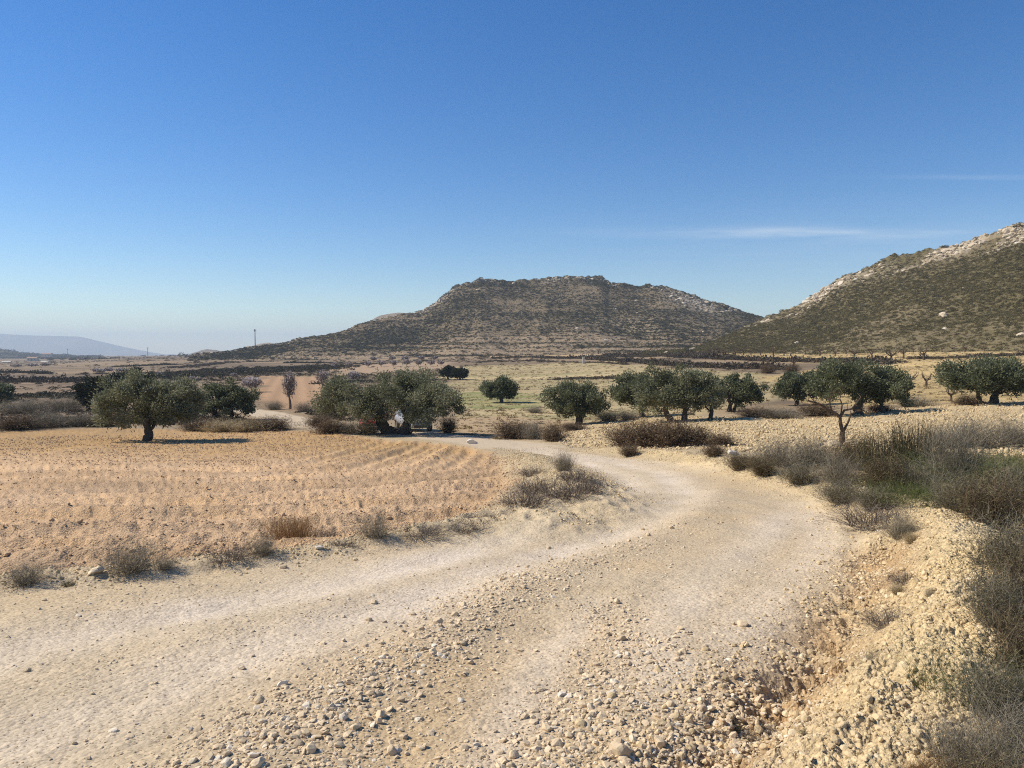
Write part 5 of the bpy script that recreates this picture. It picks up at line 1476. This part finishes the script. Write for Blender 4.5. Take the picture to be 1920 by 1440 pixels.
for kind, a, lab in [
    ("tuft", (1.74, 3.58, 0.164, 0.092), "small grey tuft in the middle of the ditch"),
    ("low", (2.25, 4.45, 0.286, 0.095), "grey matted twigs in the ditch above the small tuft"),
    ("tiny", (1.18, 3.01, 0.056, 0.047), "small dark plant on the pale crumbs below the ditch"),
    ("tiny", (1.05, 3.46, 0.065, 0.050), "small dark green plant at the end of the ditch"),
    ("low", (1.14, 3.42, 0.172, 0.059), "thin grey twigs beside the small dark green plant"),
    ("tuft", (2.61, 4.68, 0.087, 0.080), "small tuft on the bank's sunlit face"),
    ("tiny", (3.05, 5.50, 0.094, 0.078), "small grey plant high on the bank's sunlit face"),
    ("low", (2.72, 5.17, 0.221, 0.088), "grey twigs on the ditch bottom beside the track"),
    ("straw", (2.58, 5.03, 0.107, 0.079), "yellow straw tuft in the ditch"),
]: shrub(kind, a, lab, G6)

# bushes on the skyline of the nearer hill
def skyline():
    Pm, V, U, hg, pr = HILLS["hill300"]
    iv = int(np.argmin(np.abs(V[:, 0] - .985)))
    for k, (u, s, lab) in enumerate([(.52, 2.2, "small dark bush lowest on the rocky crest"), (.615, 3.2, "dark bush in the middle of the rocky crest line"), (.632, 2.0, "little bush next to the middle one on the rocky crest"), (.725, 3.6, "biggest dark bush on the rocky crest line"), (.80, 2.4, "dark bush high on the rocky crest"), (.835, 3.0, "flat dark bush near the highest rocks in view")]):
        p = Pm[iv, int(u * (U.shape[1] - 1))]
        me = bush_mesh("crest_bush", M_scrubd2, 1200 + k, 420, .17, .7)
        o = link("crest_bush", me, loc=(p[0], p[1], p[2] - .2), scale=(s * .62, s * .62, s * .55))
        tag(o, lab, "shrub", "dark bushes on the nearer hill's crest")
    for k, (key, q, sx, sz, lab) in enumerate([("hill200", (103.4, 447.0, 8.9), 5.0, 2.6, "dark bush on the saddle between the two hills"), ("hill200", (111.5, 452.0, 10.6), 4.0, 2.4, "second dark bush on the saddle, higher up the slope"), ("hill200", (85.2, 450.0, 10.2), 5.5, 2.8, "low dark bush on the terraced hill left of the saddle"), ("hill300", (98.7, 246.0, 3.4), 4.6, 2.6, "dark round bush low on the nearer hill above the orchard")]):
        Pm = HILLS[key][0].reshape(-1, 3)
        p = Pm[np.argmin((Pm[:, 0] - q[0]) ** 2 + (Pm[:, 1] - q[1]) ** 2)]
        o = link("slope_bush", bush_mesh("slope_bush", M_scrubd2, 1230 + k, 500, .15, .7), loc=(p[0], p[1], p[2] - .2), scale=(sx * .6, sx * .6, sz * .8))
        tag(o, lab, "shrub", "dark bushes on the hill slopes")
M_scrubd2 = leaf_mat("dark crest bush leaves", (.022, .026, .012), (.045, .045, .022), (.08, .07, .04), .05, .7, False)
skyline()

# ---------------------------------------------------------------- cars parked behind the big olive
def paint(name, c, rough=.3, metal=0.0, spec=.5):
    t = NT(name, rough=rough, spec=spec); t.b.inputs["Metallic"].default_value = metal
    n = t.noise(4, 3, .6, t.objco())
    dust = t.mix(t.math("MULTIPLY", n, .35), t.rgb(c), t.rgb((.42, .35, .25)))
    return t.done(dust)
M_redp = paint("red car paint", (.50, .018, .025), .28)
M_silver = paint("silver white car paint", (.40, .42, .46), .30, .2)
M_glass = paint("car glass", (.02, .025, .03), .06, 0, .8)
M_tyre = paint("tyre rubber", (.02, .02, .02), .8)
M_rim = paint("wheel rim", (.45, .45, .46), .35, .8)
M_lampw = paint("headlight glass", (.65, .67, .70), .12, .2)
M_lampr = paint("tail light", (.40, .02, .02), .2)
M_blackp = paint("black plastic", (.025, .025, .025), .6)

def car(label, x, y, rz, mat, seed):
    root = empty("parked_car", (x, y, gz(x, y) + .02)); root.rotation_euler.z = rz
    tag(root, label, "car", "cars parked behind the big olive")
    # cross-sections along the length: x, half width, sill z, belt z, half width at belt
    st = [(-1.98, .62, .42, .62, .60), (-1.93, .76, .28, .80, .74), (-1.70, .83, .24, .94, .80), (-1.0, .86, .22, 1.0, .84), (0.0, .87, .22, .98, .84), (.85, .86, .22, .95, .82), (1.25, .84, .23, .90, .78), (1.72, .78, .26, .78, .70), (1.93, .66, .30, .66, .58), (1.98, .52, .40, .56, .48)]
    V, F = [], []
    for (a, w, s, b, wb) in st:
        V += [(a, -w * .9, s), (a, -w, s + (b - s) * .45), (a, -wb, b), (a, -wb * .5, b + .03), (a, wb * .5, b + .03), (a, wb, b), (a, w, s + (b - s) * .45), (a, w * .9, s)]
    n = 8
    for i in range(len(st) - 1):
        for j in range(n):
            j2 = (j + 1) % n
            F.append((i * n + j, i * n + j2, (i + 1) * n + j2, (i + 1) * n + j))
    v = np.array(V); f = np.array(F)
    caps = [[0, 1, 2, 3], [0, 3, 4, 7], [4, 5, 6, 7]]
    e = (len(st) - 1) * n
    f = np.concatenate([f, np.array(caps)[:, ::-1], np.array(caps) + e])
    body = link("body", mesh_np("body", v, f, [mat], True), root)
    sb = body.modifiers.new("round", "SUBSURF"); sb.levels = 1; sb.render_levels = 1
    # glasshouse: lower ring and roof ring
    low = [(-1.78, .70), (-1.0, .80), (.2, .80), (1.12, .70)]; top = [(-1.42, .58), (-.95, .62), (-.1, .62), (.28, .57)]
    zl, zt = .94, 1.44
    V = [(a, -w, zl) for a, w in low] + [(a, w, zl) for a, w in low] + [(a, -w, zt - (.05 if k in (0, 3) else 0)) for k, (a, w) in enumerate(top)] + [(a, w, zt - (.05 if k in (0, 3) else 0)) for k, (a, w) in enumerate(top)]
    F = []
    for k in range(3): F += [(k, k + 1, 8 + k + 1, 8 + k), (4 + k + 1, 4 + k, 12 + k, 12 + k + 1), (8 + k, 8 + k + 1, 12 + k + 1, 12 + k)]
    F += [(3, 7, 15, 11), (4, 0, 8, 12)]
    cab = link("cabin", mesh_np("cabin", V, F, [mat], False), root)
    bv = cab.modifiers.new("round", "BEVEL"); bv.width = .05; bv.segments = 2
    def pane(nm, q, inset=.10, out=.008):
        q = np.array(q, float); c = q.mean(0)
        nrm = np.cross(q[1] - q[0], q[3] - q[0]); nrm /= np.linalg.norm(nrm)
        if nrm @ (c - np.array([-.3, 0, 1.0])) < 0: nrm = -nrm
        qi = c + (q - c) * (1 - inset * np.array([1.2, 1.2, 1.6]))
        vv = np.concatenate([qi - nrm * .01, qi + nrm * out])
        link(nm, mesh_np(nm, vv, [(4, 5, 6, 7), (3, 2, 1, 0), (0, 1, 5, 4), (1, 2, 6, 5), (2, 3, 7, 6), (3, 0, 4, 7)], [M_glass]), root)
    V = np.array(V)
    for k in range(3):
        pane("side_window", V[[k, k + 1, 8 + k + 1, 8 + k]]); pane("side_window", V[[4 + k, 4 + k + 1, 12 + k + 1, 12 + k]])
    pane("windscreen", V[[3, 7, 15, 11]], .07); pane("rear_window", V[[4, 0, 8, 12]], .08)
    th = np.linspace(0, 2 * math.pi, 20, endpoint=False)
    for wx in (-1.25, 1.22):
        for sy in (-1, 1):
            prof = [(.20, -.10), (.30, -.10), (.325, -.05), (.325, .05), (.30, .10), (.20, .10)]
            vv = np.array([(wx + r_ * math.cos(t), sy * .74 + o_, .325 + r_ * math.sin(t)) for t in th for r_, o_ in prof])
            m = len(prof)
            ff = [(i * m + j, ((i + 1) % 20) * m + j, ((i + 1) % 20) * m + (j + 1) % m, i * m + (j + 1) % m) for i in range(20) for j in range(m)]
            wheel = link("wheel", mesh_np("wheel", vv, ff, [M_tyre], True), root)
            vv = [(wx, sy * .80, .325)] + [(wx + .2 * math.cos(t), sy * .815, .325 + .2 * math.sin(t)) for t in th]
            ff = [(0, 1 + i, 1 + (i + 1) % 20) for i in range(20)]
            rim = link("rim", mesh_np("rim", vv, ff, [M_rim], False), wheel)
    def boxp(nm, c, s, m):
        c = np.array(c); s = np.array(s) / 2
        vv = [c + s * np.array([i, j, k]) for i in (-1, 1) for j in (-1, 1) for k in (-1, 1)]
        o = link(nm, mesh_np(nm, vv, [(0, 1, 3, 2), (4, 6, 7, 5), (0, 4, 5, 1), (2, 3, 7, 6), (0, 2, 6, 4), (1, 5, 7, 3)], [m]), root)
        q = o.modifiers.new("round", "BEVEL"); q.width = .02; q.segments = 2
    for sy in (-1, 1):
        boxp("headlight", (1.80, sy * .52, .66), (.22, .28, .14), M_lampw)
        boxp("tail_light", (-1.88, sy * .62, .74), (.14, .18, .22), M_lampr)
        boxp("mirror", (.72, sy * .92, 1.0), (.12, .16, .11), mat)
    boxp("bumper", (1.93, 0, .40), (.12, 1.1, .18), M_blackp); boxp("bumper", (-1.95, 0, .40), (.12, 1.2, .20), M_blackp)
x, y, w, h = (-6.17, 46.56, 1.970, 0.985)
car("silver-white car half hidden behind the big olive's upright trunk", x * (y + 3.6) / y + .1, y + 3.6, D2R(-66), M_silver, 1)
x, y, w, h = (-8.80, 48.02, 1.354, 0.812)
car("red car parked behind the big olive's leaning trunk", x * (y + 4.2) / y, y + 4.2, D2R(-84), M_redp, 2)

# ---------------------------------------------------------------- masts, marker and far farmhouses
M_steel = paint("grey mast steel", (.16, .17, .19), .6)
M_plaster = paint("pale plaster", (.62, .57, .50), .9)
M_tile = paint("faded roof tiles", (.36, .20, .13), .9)
M_dark = paint("dark opening", (.03, .03, .03), .7)

def mast(label, x, y, z0, h, r0, r1, cross=0):
    root = empty("mast", (x, y, z0)); tag(root, label, "mast", "thin masts on the skyline")
    v, f = tubes([(np.array([[0, 0, -1.0], [0, 0, h * .5], [0, 0, h]]), [r0, (r0 + r1) / 2, r1])], 10)
    link("shaft", mesh_np("shaft", v, f, [M_steel], True), root)
    L = []
    for k in range(3):
        a = k * 2.094
        L.append((np.array([[math.cos(a) * r1 * 3, math.sin(a) * r1 * 3, h * .90], [math.cos(a) * r1 * 3, math.sin(a) * r1 * 3, h * 1.02]]), [r1 * .8, r1 * .8]))
        L.append((np.array([[0, 0, h * .95], [math.cos(a) * r1 * 3, math.sin(a) * r1 * 3, h * .95]]), [r1 * .3, r1 * .3]))
    v, f = tubes(L, 6)
    link("antenna", mesh_np("antenna", v, f, [M_steel], True), root)
for (top, bot, lab, r0, r1) in [
    ((-209.2, 620.0, 17.8), (-209.4, 620.0, 3.1), "tall grey mast on the spur where the hill runs down", .42, .26),
    ((-993.4, 1700.0, 3.2), (-993.8, 1700.0, -13.5), "thin mast standing against the far hazy mountain", .7, .4),
    ((-718.6, 1500.0, 5.1), (-718.9, 1500.0, -8.5), "thin mast where the far mountain meets the horizon", .7, .4)]:
    mast(lab, bot[0], bot[1], bot[2] - 1, top[2] - bot[2] + 1, r0, r1)

def marker():
    x, y, w, h = (25.41, 270.09, 0.948, 2.465)
    root = empty("marker_post", (x, y, gz(x, y))); tag(root, "short white marker post in the dark terrace scrub", "marker post")
    def bxm(nm, w_, d_, z0, z1, par):
        vv = [(i * w_, j * d_, k) for i in (-.5, .5) for j in (-.5, .5) for k in (z0, z1)]
        o = link(nm, mesh_np(nm, vv, [(0, 1, 3, 2), (4, 6, 7, 5), (0, 4, 5, 1), (2, 3, 7, 6), (0, 2, 6, 4), (1, 5, 7, 3)], [M_plaster]), par)
    bxm("shaft", w * .8, w * .8, -.3, h * .9, root); bxm("cap", w, w, h * .9, h, root)
marker()

def house(label, base, w, d, h, rz, tile=True):
    root = empty("farmhouse", base); root.rotation_euler.z = rz
    tag(root, label, "house", "far farmhouses on the plain")
    def add(nm, v, f, m, par=root): return link(nm, mesh_np(nm, v, f, [m]), par)
    bx = lambda x0, x1, y0, y1, z0, z1: ([(a, b, c) for a in (x0, x1) for b in (y0, y1) for c in (z0, z1)], [(0, 1, 3, 2), (4, 6, 7, 5), (0, 4, 5, 1), (2, 3, 7, 6), (0, 2, 6, 4), (1, 5, 7, 3)])
    add("wall", *bx(-w / 2, w / 2, -d / 2, d / 2, -1.5, h), M_plaster)
    e = .4; rh = d * .22
    v = [(-w / 2 - e, -d / 2 - e, h), (w / 2 + e, -d / 2 - e, h), (w / 2 + e, d / 2 + e, h), (-w / 2 - e, d / 2 + e, h), (-w / 2 - e, 0, h + rh), (w / 2 + e, 0, h + rh)]
    add("roof", v, [(0, 1, 5, 4), (2, 3, 4, 5), (3, 2, 1, 0), (1, 2, 5, 5), (3, 0, 4, 4)], M_tile if tile else M_plaster)
    add("door", *bx(-.6, .6, -d / 2 - .06, -d / 2 + .05, -.2, 2.1), M_dark)
    for k in (-.32, .32): add("window", *bx(w * k - .6, w * k + .6, -d / 2 - .05, -d / 2 + .05, 1.1, 2.3), M_dark)
house("long farmhouse with faded red roof on the plain under the far mountain", (-918.0, 1500.0, -11.7), 17, 8, 4.6, .1)
house("small white farm building among the brown valley fields", (-552.9, 900.0, -15.2), 8.5, 5, 2.4, -.1, False)
house("pale farm building near the dark wooded rise", (-598.4, 900.0, -15.2), 9, 5, 2.2, .15, False)
house("sand-coloured farmhouse below the dark wooded rise", (-661.9, 1050.0, -13.6), 13, 7, 3.6, .05)
